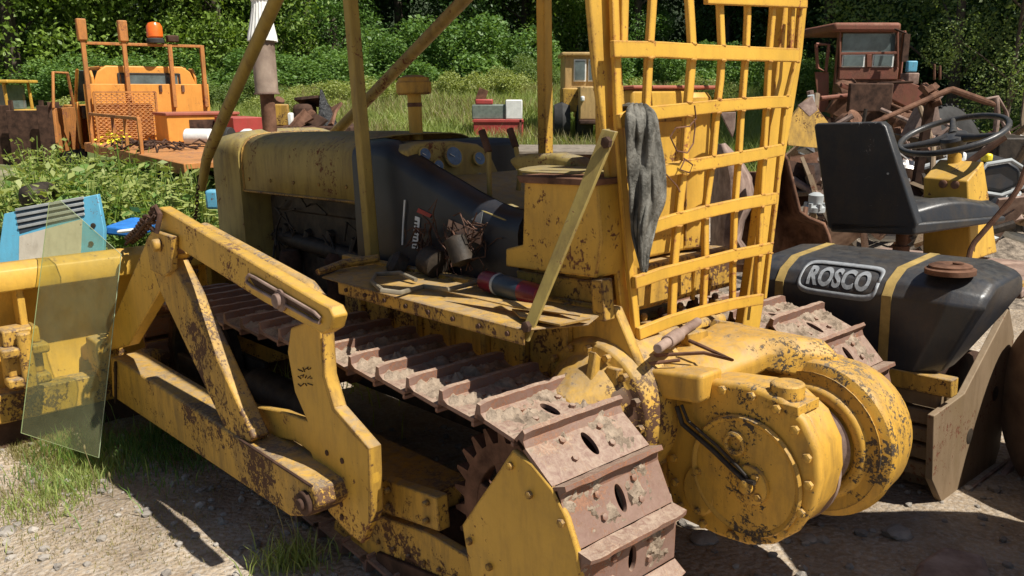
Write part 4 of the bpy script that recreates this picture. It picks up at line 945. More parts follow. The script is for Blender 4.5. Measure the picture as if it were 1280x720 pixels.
mb = MB(); mb.box((.9, 0, 1.1), (.5, 1.6, .3)); mb.box((.62, 0, 1.45), (.14, 1.6, .6)); mb.box((1.5, 0, 1.4), (.2, 1.7, .25)); mb.obj('cab_seat', M['dark'], cab, bevel=.04)
# open door at the left of the cab
Rd = Matrix.Rotation(.9, 3, 'Z'); mb = MB()
dpts = [(0, 0, .72), (0, 0, 1.52), (-.12, 0, 2.12), (-.78, 0, 2.12), (-.95, 0, 1.5), (-.98, 0, .9), (-.85, 0, .72)]
hinge = Vector((1.52, .95, 0)); Rd = Matrix.Rotation(-.55, 3, 'Z')
fr = [hinge + Rd @ Vector(p) for p in dpts]
mb.prism([hinge + Rd @ Vector(p) for p in [(0, 0, .72), (0, 0, 1.50), (-.95, 0, 1.5), (-.98, 0, .9), (-.85, 0, .72)]], Rd @ Vector((0, .05, 0)))
mb.tube([hinge + Rd @ Vector(p) for p in [(0, .02, 1.5), (-.12, .02, 2.12), (-.78, .02, 2.12), (-.95, .02, 1.5)]], .028, 8); mb.obj('door', M['orust'], TR, bevel=.01)
mb = MB(); mb.tube([(1.6, 1.0, 1.3), (1.5, 1.3, 1.35), (1.5, 1.3, 1.6)], .015, 6); mb.box((1.48, 1.32, 1.45), (.04, .2, .3)); mb.obj('door_mirror', M['rustd'], TR, bevel=.01)
mb = MB()
for y in (1.02, .36, -.42, -1.0): mb.beam((-.0, y, .9 if abs(y) > 1 else 1.5), (-.0, y, 2.62 + (.22 if y > .3 else 0)), .07, .07, (1, 0, 0))
mb.beam((0, 1.02, 2.6), (0, -1.0, 2.6), .05, .05); mb.obj('headache_rack', M['orust'], TR, bevel=.008)
for y in (1.02, .36): MB().box((0, y, 2.82), (.13, .15, .36)).obj('rack_stake', M['orust'], TR, bevel=.02)
mb = MB(); mb.lathe([(.15, 0), (.15, .06), (.13, .08)], (0, -.02 + -.16, 2.64), n=24); bb = mb.obj('beacon_base', M['rubber'], TR)
MB().lathe([(.12, 0), (.14, .03), (.135, .2), (.10, .26), (.03, .28)], (0, -.18, 2.72), n=24).obj('beacon_lens', M['amber'], bb)
MB().box((0, -.48, 2.72), (.14, .2, .12)).obj('work_lamp', M['rustd'], TR, bevel=.02)
for y in (-.30, -.70):
    MB().box((.02, y + .1, 1.84), (.03, .05, .12)).obj('panel_catch', M['rust'], TR); MB().lathe([(.05, 0), (.05, .03), (.02, .05)], (.02, y + .05, 1.30), (-1, 0, 0), 12).obj('panel_eye', M['rust'], TR)
# expanded mesh panel
mb = MB()
for i in range(22):
    z = .98 + i * .036; pts = []
    for k in range(23): pts.append((-.12, .95 - k * .045, z + (.010 if (k + i) % 2 else -.010)))
    mb.tube(pts, .008, 4, caps=False)
for k in range(12): mb.beam((-.115, .95 - k * .09, .96), (-.115, .95 - k * .09, 1.76), .008, .008)
for a, b in (((-.12, .97, .94), (-.12, .97, 1.78)), ((-.12, -.06, .94), (-.12, -.06, 1.78)), ((-.12, .97, 1.78), (-.12, -.06, 1.78))): mb.beam(a, b, .03, .03)
mb.obj('mesh_panel', M['orust'], TR)
# side rail
mb = MB(); mb.beam((-.35, 1.12, 1.42), (-3.3, 1.12, 1.42), .05, .05)
for x in (-.35, -1.85, -2.55, -3.3): mb.beam((x, 1.12, .9), (x, 1.12, 1.42), .05, .05)
mb.obj('side_rail', M['orust'], TR, bevel=.006)
mb = MB(); mb.box((-.75, -.55, 1.16), (.7, 1.25, .46)); bx_ = mb.obj('toolbox', M['org'], TR, bevel=.015); MB().box((-.75, -.55, 1.41), (.76, 1.3, .05)).obj('toolbox_lid', M['redtop'], bx_, bevel=.01)
MB().box((-1.104, -.55, 1.14), (.01, .5, .34)).obj('toolbox_end', M['rustd'], bx_)
for x in (1.9, -2.9, -3.9):
    for y in (.95, -.95):
        mb = MB(); mb.lathe([(.22, -.13), (.40, -.13), (.44, -.09), (.45, 0), (.44, .09), (.40, .13), (.22, .13)], (x, y, .45), (0, 1, 0), 32); w = mb.obj('wheel', M['rubber'], TR)
        MB().lathe([(.05, -.12), (.22, -.10), (.22, .10), (.05, .06)], (x, y, .45), (0, 1, 0), 24).obj('rim', M['orust'], w)
# loads on the bed
def load(name, cat, label, loc, build, mat, par=None, group=None, bevel=.01, rot=(0, 0, 0)):
    mb = MB(); build(mb); o = mb.obj(name, M[mat] if isinstance(mat, str) else mat, None, bevel=bevel); o.matrix_world = TM @ Matrix.Translation(loc) @ Matrix.Rotation(rot[2], 4, 'Z') @ Matrix.Rotation(rot[0], 4, 'X'); return tag(o, label, cat, group)
load('red_crate', 'crate', 'red metal crate at the far end of the truck bed', (-1.6, -1.0, .92), lambda b: b.box((0, 0, .22), (.9, .55, .44)), 'red')
load('pale_drum', 'drum', 'pale drum lying on the truck bed beside the orange toolbox', (-2.3, -.05, 1.08), lambda b: b.lathe([(.11, -.22), (.13, -.21), (.13, .21), (.11, .22)], (0, 0, 0), (.7, .7, 0), 24), 'white')
load('rubber_roll', 'roll', 'dark rubber roll lying beside the pale drum', (-2.5, -.42, 1.08), lambda b: b.lathe([(.06, -.1), (.15, -.1), (.16, .1), (.06, .1)], (0, 0, 0), (.8, .6, 0), 24), 'rubber')
load('white_sack', 'sack', 'crumpled white sack at the end of the truck bed', (-3.1, -.55, 1.02), lambda b: b.lathe([(.05, -.10), (.17, -.06), (.20, .03), (.15, .14), (.05, .2)], (0, 0, 0), n=11), 'white', bevel=.03)
rs = random.Random(4)
def cables(b):
    for i in range(14):
        a = [Vector((rs.uniform(-.9, .9), rs.uniform(-.3, .3), rs.uniform(.02, .1)))]
        for k in range(7): a.append(a[-1] + Vector((rs.uniform(-.25, .25), rs.uniform(-.2, .2), 0))); a[-1].z = abs(rs.gauss(.05, .05))
        b.tube(a, rs.uniform(.01, .02), 5)
load('cable_tangle', 'cables', 'tangle of dark cables lying on the truck bed behind the side rail', (-2.2, .7, .93), cables, 'rustd', bevel=0)
# ---- yellow machine at the far left
def world_box(name, c, s, mat, par=None, bevel=.02, rz=0): return MB().box(c, s, Matrix.Rotation(rz, 3, 'Z')).obj(name, M[mat], par, bevel=bevel)
p = at(-4, 128, 19); YM = empty('yellow_loader', 'small yellow machine cab at the left edge, beyond the orange truck', 'loader', mat=frame_at((p.x - .35, 19.5, -.12), (0, 1, 0)) @ Matrix.Scale(.88, 4))
mb = MB(); mb.box((0, 0, 1.25), (1.6, 1.6, .9)); mb.obj('body', M['yel'], YM, bevel=.04)
mb = MB()
for y in (.55, 0, -.62):
    for x in (-.5, .6): mb.beam((x, y, 1.7), (x, y * .95, 2.36), .07, .07, (1, 0, 0))
mb.box((.05, -.03, 2.40), (1.4, 1.5, .08)); mb.obj('cab_frame', M['yel'], YM, bevel=.02)
MB().box((.1, -.03, 2.02), (.8, 1.0, .6)).obj('cab_glass', M['wglass'], YM)
for y in (.85, -.85): MB().lathe([(.2, -.15), (.5, -.15), (.55, 0), (.5, .15), (.2, .15)], (0, y, .55), (0, 1, 0), 28).obj('wheel', M['rubber'], YM)
# dark sheet fence
p0, p1 = at(50, 178, 18), at(84, 178, 17)
FE = empty('sheet_fence', 'dark sheet metal fence between the yellow cab and the orange truck', 'fence', loc=(p0.x, 18, 0))
for i in range(3):
    a = Vector((i * .75 - .9, -i * .2, 0)); MB().box(a + Vector((0, 0, .75)), (.72, .04, 1.5 - .2 * (i % 2))).obj('fence_panel', M['rustd'], FE, bevel=.01); MB().box(a + Vector((.37, .03, .80)), (.07, .07, 1.6)).obj('fence_post', M['rustd'], FE)
# ---- beige loader with windowed cab
Y = 20; p = at(722, 112, Y); LM = frame_at((p.x, Y, .45), (0, 1, 0)); lx, ly, lz = px_in(LM)
LO = empty('wheel_loader', 'tan wheel loader with a square glazed cab standing in the far grass', 'loader', mat=LM)
def lb(name, x0, y0, x1, y1, d0, d1, mat, par=None, bevel=.03):
    a = lx(x0, y1, d0); b = lx(x1, y0, d0); return MB().box(((d0 + d1) / 2, (a.y + b.y) / 2, (a.z + b.z) / 2), (d1 - d0, abs(a.y - b.y), abs(b.z - a.z))).obj(name, M[mat], par or LO, bevel=bevel)
cb = lb('cab', 705, 68, 775, 112, 0, 1.6, 'beige'); lb('cab_roof', 702, 65, 778, 70, -.1, 1.7, 'beige')
for a, b in ((717, 733), (735, 750)): w = lb('window', a, 74, b, 102, -.03, .02, 'white', cb, .005); lb('pane', a + 1.6, 76, b - 1.6, 100, -.045, -.02, 'wglass', w, 0)
lb('engine_cover', 724, 108, 775, 150, -.9, 1.0, 'beige'); lb('frame', 703, 110, 724, 140, -.4, .8, 'yeld'); lb('bumper', 724, 150, 760, 156, -1.1, 0, 'rustd')
for x in (730, 702): c = lx(x, 152, -.3); MB().lathe([(.15, -.18), (.38, -.18), (.45, 0), (.38, .18), (.15, .18)], c, (0, 1, 0), 24).obj('tyre', M['rubber'], LO)
lb('exhaust_stack', 741, 92, 744, 112, -.5, -.42, 'steel'); lb('headlamp', 726, 120, 731, 127, -1.0, -.9, 'white')
# ---- red chest with grey box on it
p = at(626, 183, 21)
def wb_(name, label, cat, x0, y0, x1, y1, Y, dep, mat, bevel=.02, group=None, rot=0):
    a = at(x0, y1, Y); b = at(x1, y0, Y); o = MB().box((0, 0, 0), (abs(b.x - a.x), dep, abs(b.z - a.z))).obj(name, M[mat] if isinstance(mat, str) else mat, None, bevel=bevel)
    o.location = ((a.x + b.x) / 2, Y + dep / 2, (a.z + b.z) / 2); o.rotation_euler = (0, rot, 0); return tag(o, label, cat, group)
rc = wb_('red_chest', 'dusty red metal chest with a round cap, in the far grass behind the control levers', 'chest', 592, 149, 654, 186, 20, .9, 'red')
MB().lathe([(.1, 0), (.1, .05), (.06, .07)], (-.2, -.45, -.18), (0, -1, 0), 20).obj('round_cap', M['rustd'], rc)
MB().box((0, -.46, .30), (1.2, .03, .05)).obj('lid_edge', M['red'], rc); MB().box((.52, -.46, 0), (.05, .03, .66)).obj('corner_rib', M['rust'], rc)
wb_('grey_chest', 'dull green-grey metal box stacked on the dusty red chest', 'box', 590, 131, 634, 149, 20.05, .8, plain('green_grey_paint', (.16, .19, .16), .6))
wb_('white_crate', 'bright white crate at the right end of the red chest', 'crate', 632, 125, 653, 149, 20.0, .7, 'white')
wb_('rusty_bracket', 'rusty tilted bracket on top of the grey box', 'bracket', 596, 111, 608, 128, 20.2, .06, 'rust', .005, rot=.35)
wb_('red_pump', 'small red pump on top of the grey box', 'pump', 594, 124, 616, 131, 20.1, .3, 'red', .03)
# plank platform
PL = empty('plank_platform', 'low platform of weathered planks in front of the far grass', 'platform', loc=(0, 0, 0))
a, b = at(600, 188, 12.5), at(775, 193, 12.5)
for i in range(6): MB().box(((a.x + b.x) / 2, 12.5 + i * .22, (a.z + b.z) / 2 + .005 * (i % 3)), (b.x - a.x, .20, .05)).obj('plank', M['wood'], PL, bevel=.005)
MB().box(((a.x + b.x) / 2, 12.6, a.z - .08), (b.x - a.x, .1, .10)).obj('bearer', M['rustd'], PL)
for x in (a.x + .1, 0.9, b.x - .1): MB().box((x, 13, .42), (.14, .8, .84)).obj('trestle', M['wood'], PL)
# ---- rusty wrecked truck cab, right
Y = 15.0; p = at(1087, 150, Y); WM = frame_at((p.x, Y, 0), (0, 1, 0)); wx_, wy_, wz_ = px_in(WM)
WR = empty('wrecked_truck', 'rusty red wrecked truck cab facing the yard under the dark trees', 'truck', mat=WM)
def qb(name, x0, y0, x1, y1, d0, d1, mat, par=None, bevel=.02, rot=None):
    a = wx_(x0, y1, d0); b = wx_(x1, y0, d0); return MB().box(((d0 + d1) / 2, (a.y + b.y) / 2, (a.z + b.z) / 2), (d1 - d0, abs(a.y - b.y), abs(b.z - a.z)), rot).obj(name, M[mat], par or WR, bevel=bevel)
qb('roof', 1042, 28, 1128, 40, -.12, 1.6, 'rcab', bevel=.05)
for a_, b_ in ((1040, 1050), (1122, 1131)): qb('cab_pillar', a_, 38, b_, 150, 0, .1, 'rcab')
qb('cab_back', 1040, 38, 1131, 150, 1.45, 1.55, 'rustd'); qb('cowl_panel', 1048, 84, 1124, 100, -.02, .06, 'rcab'); qb('firewall', 1050, 98, 1122, 150, -.0, .08, 'rust')
ws = qb('windscreen', 1052, 42, 1120, 66, .0, .02, 'wglass', bevel=0)
for a_, b_ in ((1052, 1082), (1090, 1118)): w = qb('lower_window', a_, 68, b_, 84, -.03, .0, 'white', bevel=.005); qb('pane', a_ + 2, 69.5, b_ - 2, 82.5, -.045, -.02, 'wglass', w, 0)
mb = MB(); mb.beam(wx_(1050, 67, -.03), wx_(1122, 66, -.03), .03, .04); mb.beam(wx_(1050, 40, -.03), wx_(1050, 84, -.03), .03, .04); mb.beam(wx_(1122, 40, -.03), wx_(1122, 84, -.03), .03, .04); mb.beam(wx_(1086, 68, -.03), wx_(1086, 84, -.03), .08, .04); mb.obj('window_frame', M['rcab'], ws, bevel=.005)
mb = MB(); mb.tube([wx_(1118, 36, -.1), wx_(1133, 42, -.25), wx_(1134, 80, -.25)], .02, 6); mb.box(wx_(1132, 60, -.25), (.05, .1, .45)); mb.obj('door_mirror', M['rustd'], WR)
mb = MB(); mb.tube([wx_(1020, 55, .1), wx_(1022, 85, .1), wx_(1032, 90, .1), wx_(1036, 56, .1), wx_(1020, 55, .1)], .03, 6); mb.prism([wx_(x, y, .12) for x, y in ((1019, 90), (1036, 90), (1036, 140), (1024, 140))], (.04, 0, 0)); mb.obj('door', M['rcab'], WR)
rs = random.Random(31)
for i in range(16):
    x, y = rs.uniform(1050, 1150), rs.uniform(100, 155); a = wx_(x, y, rs.uniform(-1.6, -.1)); mb = MB()
    if i % 3 == 0: mb.tube([a, a + Vector((rs.uniform(-.3, .3), rs.uniform(-.6, .6), rs.uniform(-.2, .3))), a + Vector((rs.uniform(-.5, .5), rs.uniform(-.8, .8), rs.uniform(-.3, .3)))], rs.uniform(.02, .05), 8); nm = 'engine_pipe'
    elif i % 3 == 1: mb.lathe([(.05, -.15), (.16, -.14), (.18, 0), (.12, .12), (.16, .16), (.05, .18)], a, (rs.uniform(-1, 1), rs.uniform(-1, 1), rs.uniform(-1, 1)), 18); nm = 'engine_casting'
    else: mb.prism([a, a + Vector((0, .3, .1)), a + Vector((.05, .45, -.2)), a + Vector((0, .15, -.35)), a + Vector((0, -.15, -.2))], (rs.uniform(.03, .3), 0, 0)); nm = 'body_scrap'
    mb.obj(nm, M[rs.choice(['rust', 'rustd', 'rcab'])], WR, bevel=.01)
qb('grille_frame', 1060, 104, 1118, 140, -1.3, -1.2, 'rustd')
for x in (1050, 1122): MB().lathe([(.2, -.14), (.42, -.14), (.48, 0), (.42, .14), (.2, .14)], (-.8, wx_(x, 150, -.8).y, .48), (0, 1, 0), 28).obj('wheel', M['rubber'], WR)
# ---- scrap: tyres, crane boom, plates, heaps
def put(name, cat, label, mesh_or_mb, mat, loc, rot=(0, 0, 0), group=None, bevel=.01, solid=0, par=None):
    o = mesh_or_mb.obj(name, M[mat] if isinstance(mat, str) else mat, par, bevel=bevel, solid=solid); o.location = loc; o.rotation_euler = rot; return tag(o, label, cat, group)
def tyre(r, w): 
    mb = MB(); mb.lathe([(r * .52, -w * .42), (r * .6, -w * .5), (r * .85, -w * .5), (r * .97, -w * .38), (r, -w * .15), (r, w * .15), (r * .97, w * .38), (r * .85, w * .5), (r * .6, w * .5), (r * .52, w * .42)], (0, 0, 0), (0, 0, 1), 40)
    for i in range(30):
        t = 2 * pi * i / 30
        for s in (-1, 1): mb.beam((r * 1.0 * math.cos(t), r * 1.0 * math.sin(t), s * .04 * w), (r * .985 * math.cos(t + .12), r * .985 * math.sin(t + .12), s * w * .42), .04, .03)
    return mb
p = at(1112, 168, 9.6); put('loader_tyre', 'tyre', 'large treaded tyre lying behind the roller seat', tyre(.50, .32), 'rubber', (p.x, 9.6, .45), (.9, .3, .2))
p = at(1216, 150, 11.5); put('worn_tyre', 'tyre', 'big dark tyre standing beyond the steering wheel', tyre(.62, .35), 'rubber', (p.x, 12.0, 1.0), (1.2, .1, .5))
p = at(1217, 255, 7.2); put('small_tyre', 'tyre', 'dark tyre lying flat on the ground at the right edge', tyre(.36, .2), 'rubber', (at(1256, 240, 7.2).x, 7.2, .82), (.12, .0, 0))
BM = empty('crane_boom', 'thin rusty bent pipe arm reaching over the steering wheel', 'crane arm', loc=(0, 0, 0))
q = [at(1089, 155, 7.6), at(1185, 113, 7.8), at(1190, 112, 7.8), at(1230, 126, 7.8), at(1247, 132, 7.8)]
MB().tube(q, [.022, .028, .03, .03, .02], 10).obj('boom_pipe', M['rust'], BM)
mb = MB(); mb.tube([at(1245, 122, 7.8), at(1247, 145, 7.8), at(1243, 172, 7.8)], .025, 10); mb.tube([at(1236, 128, 7.8), at(1232, 124, 7.8), at(1247, 121, 7.8), at(1258, 140, 7.8), at(1262, 160, 7.8)], .015, 8); mb.obj('boom_hanger', M['rustp'], BM)
mb = MB(); c = at(1170, 112, 7.9)
for i in range(8): a = c + Vector((rs.uniform(-.1, .1), rs.uniform(-.1, .1), rs.uniform(-.12, .06))); mb.box(a, (.08, .06, .08), Matrix.Rotation(rs.uniform(0, 3), 3, (rs.random(), rs.random(), 1)))
mb.tube([at(1168, 100, 7.9), at(1168, 60 + 20, 7.9)], .012, 6); mb.tube([at(1175, 100, 7.9), at(1175, 82, 7.9)], .012, 6)
mb.obj('boom_joint', M['rust'], BM, bevel=.01)
mb = MB(); mb.beam(at(1165, 116, 8), Vector((at(1150, 290, 8).x, 8.3, 0)), .07, .07); mb.beam(at(1240, 170, 7.9), Vector((at(1235, 270, 8).x, 8.2, .0)), .05, .05); mb.obj('boom_strut', M['rustd'], BM)
# bright rusty wedge plates
def plate(name, label, pxs, Y, mat, th=.02, lean=0.0, curve=0.0, group=None, cat='plate'):
    pts = [at(x, y, Y) for x, y in pxs]; zb = min(p.z for p in pts); c = sum((p.x for p in pts)) / len(pts)
    o_ = Vector((c, Y, zb)); q = [Vector((p.x - c, lean * (p.z - zb), p.z - zb)) for p in pts]
    mb = MB(); mb.prism(q, (0, th, .0)); o = mb.obj(name, M[mat], None, bevel=.004)
    o.location = (c, Y, zb); return tag(o, label, cat, group)
plate('wedge_plate', 'pinkish rusty wedge plate standing beyond the steering wheel hub', [(1158, 132), (1180, 120), (1172, 128), (1178, 168), (1138, 172)], 9.0, 'rustp', .25)
plate('bent_sheet', 'bent olive rusty sheet just right of the mesh screen', [(985, 182), (988, 152), (1008, 130), (1018, 122), (1030, 140), (1042, 158), (1030, 186)], 8.5, 'yeld', .05, .3)
plate('bent_flap', 'small pale rusty flap above the bent olive sheet', [(1000, 132), (1020, 120), (1024, 138), (1012, 146)], 8.3, 'rustp', .03, .5)
# curved rusty mouldboards behind the screen
def mould(name, label, edge, Y, mat, dep=.35, group=None, flip=1):
    # edge: pixel outline left side and right side rows; sheet bends through its depth
    secs = []
    for (y, xa, xb) in edge:
        row = []
        for k in range(10):
            t = k / 9; row.append(at(xa + (xb - xa) * t, y, Y + dep * (math.sin(pi * t) if flip > 0 else 1 - math.sin(pi * t))))
        secs.append(row)
    o_ = Vector((secs[-1][5].x, Y, 0)); secs = [[p - o_ for p in r] for r in secs]
    mb = MB(); mb.loft(secs, caps=False, closed=False); o = mb.obj(name, M[mat], None, solid=.025, ang=60); o.location = o_; return tag(o, label, 'rusty plate', group)
mould('curved_plate', 'large curved rusty brown plate standing between the screen and the black tank', [(185, 968, 975), (200, 962, 984), (225, 955, 990), (245, 950, 995), (265, 945, 1000), (273, 945, 1012), (280, 944, 1030), (295, 944, 1036), (312, 944, 1040), (330, 940, 1042)], 5.6, 'rust')
mould('scalloped_plate', 'scalloped rusty plate seen through the middle of the mesh screen', [(180, 900, 905), (200, 897, 925), (225, 893, 940), (250, 890, 945), (275, 890, 930), (300, 890, 925), (330, 885, 950)], 5.9, 'rustp', .5, flip=-1)
mould('curved_plate', 'curved dark rusty plate seen through the right of the mesh screen', [(215, 905, 950), (250, 905, 962), (280, 900, 955), (310, 900, 960), (340, 900, 965)], 6.3, 'rust', .3)
plate('triangular_plate', 'pale triangular rusty plate seen through the screen beside the yellow fuel tank', [(901, 141), (920, 140), (919, 160), (916, 172), (905, 150)], 6.5, 'rustp', .03)
# scrap heap: many single pieces lying between the wrecked truck and the roller
SG = [('scrap_pipe', 'pipe', 'rusty pipe in the scrap heap beyond the roller seat', 'rusty pipes in the scrap heap'), ('scrap_plate', 'plate', 'rusty plate in the scrap heap beyond the roller seat', 'rusty plates in the scrap heap'), ('scrap_casting', 'casting', 'rusty round casting in the scrap heap beyond the roller seat', 'rusty castings in the scrap heap')]
def scrap_mesh(k, r):
    mb = MB()
    if k == 0:
        a = Vector((0, 0, 0)); L = r.uniform(.4, 1.1); mb.tube([a, a + Vector((L * .5, r.uniform(-.1, .1), r.uniform(-.05, .1))), a + Vector((L, r.uniform(-.1, .1), r.uniform(-.1, .2)))], r.uniform(.015, .04), 8)
    elif k == 1:
        n = r.randint(5, 8); mb.prism([Vector((math.cos(2 * pi * i / n) * r.uniform(.12, .36), math.sin(2 * pi * i / n) * r.uniform(.10, .28), r.uniform(-.03, .03))) for i in range(n)], (0, 0, r.uniform(.01, .05)))
        if r.random() < .5: mb.beam((-.15, 0, .03), (.15, 0, .03), .03, .07)
    else:
        R_ = r.uniform(.08, .2); mb.lathe([(R_ * .3, -.06), (R_, -.06), (R_, -.02), (R_ * .7, 0), (R_ * .75, .08), (R_ * .35, .1)], (0, 0, 0), n=20)
        for i in range(6): t = 2 * pi * i / 6; mb.box((R_ * .85 * math.cos(t), R_ * .85 * math.sin(t), -.01), (.03, .03, .05))
    return mb.mesh(SG[k][0], [M['rust']])
rs = random.Random(77)
SMs = [[scrap_mesh(k, rs) for _ in range(4)] for k in range(3)]
def scrap(k, loc, tint):
    me = rs.choice(SMs[k]); key = me.name + tint; me2 = bpy.data.meshes.get(key)
    if not me2: me2 = me.copy(); me2.name = key; me2.materials.clear(); me2.materials.append(M[tint])
    o = bpy.data.objects.new(SG[k][0], me2); COL.objects.link(o); o.location = loc; o.rotation_euler = (rs.uniform(-1.2, 1.2), rs.uniform(-1.2, 1.2), rs.uniform(0, 6.3)); tag(o, SG[k][2], SG[k][1], SG[k][3]); return o
for i in range(230):
    x = rs.uniform(1005, 1290); y = rs.uniform(140, 268); Y = 6.6 + (262 - y) / 112 * 4.2; hgt = max(.05, at(x, y, Y).z)
    scrap(rs.choice([0, 0, 1, 1, 2]), (at(x, y, Y).x, Y, max(.06, min(hgt, 1.25) * rs.uniform(.8, 1))), rs.choice(['rust', 'rustd', 'rustp', 'brown', 'dark', 'rustp', 'steel', 'grey', 'brown']))
# pile core under the scrap so that it rests on something
mb = MB(); secs = []
for j in range(13):
    row = []
    for i in range(26):
        x = 2.2 + i * .28; y = 6.9 + j * .36; e = math.sin(pi * i / 25) ** .4 * math.sin(pi * j / 12) ** .5
        h = (.10 + .10 * j + .22 * noise.noise(Vector((x * 1.7, y * 1.7, 2))) + .10 * noise.noise(Vector((x * 5, y * 5, 2)))) * e - .03
        row.append((x + .18 * (j - 6), y, h))
    secs.append(row)
mb.loft(secs, caps=False, closed=False); tag(mb.obj('scrap_debris', plain('scrap_debris', (.12, .095, .07), .95, .5, 16, col2=(.38, .31, .24), bmp=1, bd=.03), None, ang=20), 'mound of small rusty debris under the scrap beyond the roller', 'debris', kind='stuff')
# coloured odds and ends in the heap
wb_('yellow_jug', 'small bright yellow jug on the scrap below the steering wheel rim', 'jug', 1232, 192, 1243, 203, 7.0, .1, plain('yellow_plastic', (.75, .6, .03), .4), .02)
wb_('white_bucket', 'white bucket on the scrap below the steering wheel', 'bucket', 1197, 190, 1211, 206, 7.1, .12, 'white', .03)
wb_('faded_sheet', 'small faded blue panel beside the wrecked truck cab', 'panel', 1134, 76, 1148, 90, 14.6, .1, 'blue')
wb_('pale_post', 'pale orange box just below the faded blue panel', 'box', 1134, 91, 1150, 106, 14.5, .3, 'rustp')
wb_('dark_locker', 'dark open locker at the right edge beyond the console', 'locker', 1243, 172, 1310, 220, 8.4, .7, 'dark')
SH = empty('car_shell', 'dark bent car panel with pale rim lying beyond the yellow console', 'car panel', loc=(0, 0, 0))
q = [at(x, y, 7.0) for x, y in ((1215, 225), (1232, 205), (1262, 200), (1278, 210), (1280, 232), (1250, 244), (1225, 240))]
MB().prism(q, (0, .5, .05)).obj('panel', M['tank'], SH, bevel=.05, seg=3); MB().tube([p + Vector((0, -.02, 0)) for p in q] + [q[0] + Vector((0, -.02, 0))], .018, 8).obj('panel_rim', M['grey'], SH)
# heap in the middle behind the hood
mb = MB(); secs = []; Yh = 11.0; a = at(398, 172, Yh); tpk = at(403, 112, Yh)
for j in range(12):
    t = j / 11; row = []
    for i in range(20):
        f = 2 * pi * i / 20; r = (1 - t) ** 1.1 * (.38 + .10 * noise.noise(Vector((math.cos(f) * 2, math.sin(f) * 2, t * 3)))) + .015
        row.append((r * math.cos(f) * (1.3 if math.cos(f) > 0 else .6) - .06 * t, r * math.sin(f), t * (tpk.z - .45)))
    secs.append(row)
mb.loft(secs); o = mb.obj('black_tarp', plain('black_tarp', (.02, .021, .022), .35, .3, 20, bmp=1, spec=.6, bd=.03), None, ang=30); o.location = (a.x + .12, Yh, .45); tag(o, 'black tarp bunched to a point behind the hood', 'tarp')
wb_('upright_sheet', 'tan rusty sheet standing right behind the exhaust pipe', 'sheet', 344, 130, 360, 158, 10.8, .06, 'yeld')
wb_('white_block', 'white block between the tan sheet and the black tarp', 'block', 359, 141, 365, 158, 10.8, .1, 'white')
wb_('rusty_gearbox', 'dark rusty gearbox left of the black tarp', 'gearbox', 366, 130, 388, 162, 10.9, .4, 'rustd', .06)
wb_('flat_stand', 'flat rusty bench under the scrap behind the hood', 'bench', 330, 158, 440, 175, 10.7, 1.0, 'rustd')
for i in range(9):
    o = scrap(rs.choice([0, 1, 2]), tuple(at(rs.uniform(345, 435), rs.uniform(128, 160), 11.0 + rs.uniform(-.2, .2))), rs.choice(['rust', 'rustp', 'rustd'])); k = {'scrap_pipe': 'rusty pipe on the bench behind the hood', 'scrap_plate': 'rusty plate on the bench behind the hood', 'scrap_casting': 'rusty casting on the bench behind the hood'}[o.name.split('.')[0]]; o['label'] = k; o['group'] = k + 's'
# ---- blue tractor panel behind the blade
Yb = 6.6; BP = empty('blue_tractor_hood', 'light blue tractor hood panel with a slatted vent lying behind the blade', 'hood panel', loc=(at(60, 300, Yb).x, Yb, 0))
o_ = Vector((at(60, 300, Yb).x, Yb, 0))
def bp(pxs, dy=0.0, lean=.25): 
    r = []
    for x, y in pxs: p = at(x, y, Yb) - o_; r.append(Vector((p.x, (p.z - .4) * lean + dy, p.z)))
    return r
MB().prism(bp([(-6, 270), (110, 246), (124, 290), (128, 345), (-6, 350)]), (0, .05, 0)).obj('sheet', M['blue'], BP, bevel=.006)
MB().prism(bp([(9, 268), (92, 251), (97, 270), (18, 294)], -.004), (0, .003, 0)).obj('vent_opening', M['blued'], BP)  # flat dark sheet on the panel; its colour stands for the recess shade
for i in range(4):
    a, b = bp([(9 + i * 2.2, 265 + i * 7.2), (94 + i * 1.2, 250 + i * 6.6)], -.012); MB().beam(a, b, .012, .022).obj('slat', M['grey'], BP, bevel=.003)
MB().prism(bp([(18, 297), (95, 276), (100, 340), (24, 345)], -.004), (0, .003, 0)).obj('lower_panel', M['cream'], BP)
MB().lathe([(.02, 0), (.02, .01)], bp([(110, 284)], -.004)[0], (0, -1, 0), 12).obj('knob', M['dark'], BP); MB().lathe([(.02, 0), (.02, .01)], bp([(110, 306)], -.004)[0], (0, -1, 0), 12).obj('knob', M['dark'], BP)
wb_('black_engine_block', 'black oily engine block in the weeds behind the blue tractor hood', 'engine', 20, 232, 46, 262, 7.4, .4, 'dark', .08)
wb_('blue_scrap_panel', 'strong blue bent panel lying behind the push arm peak', 'panel', 132, 284, 172, 296, 6.9, .5, 'blueplast', rot=.1)
wb_('white_pipe_rack', 'pale pipe lying across the blue scrap panel', 'pipe', 145, 286, 188, 290, 6.6, .06, 'white', rot=-.12)
wb_('blue_can', 'small light blue can behind the radiator shell chain', 'can', 257, 238, 272, 262, 6.3, .1, 'blue')
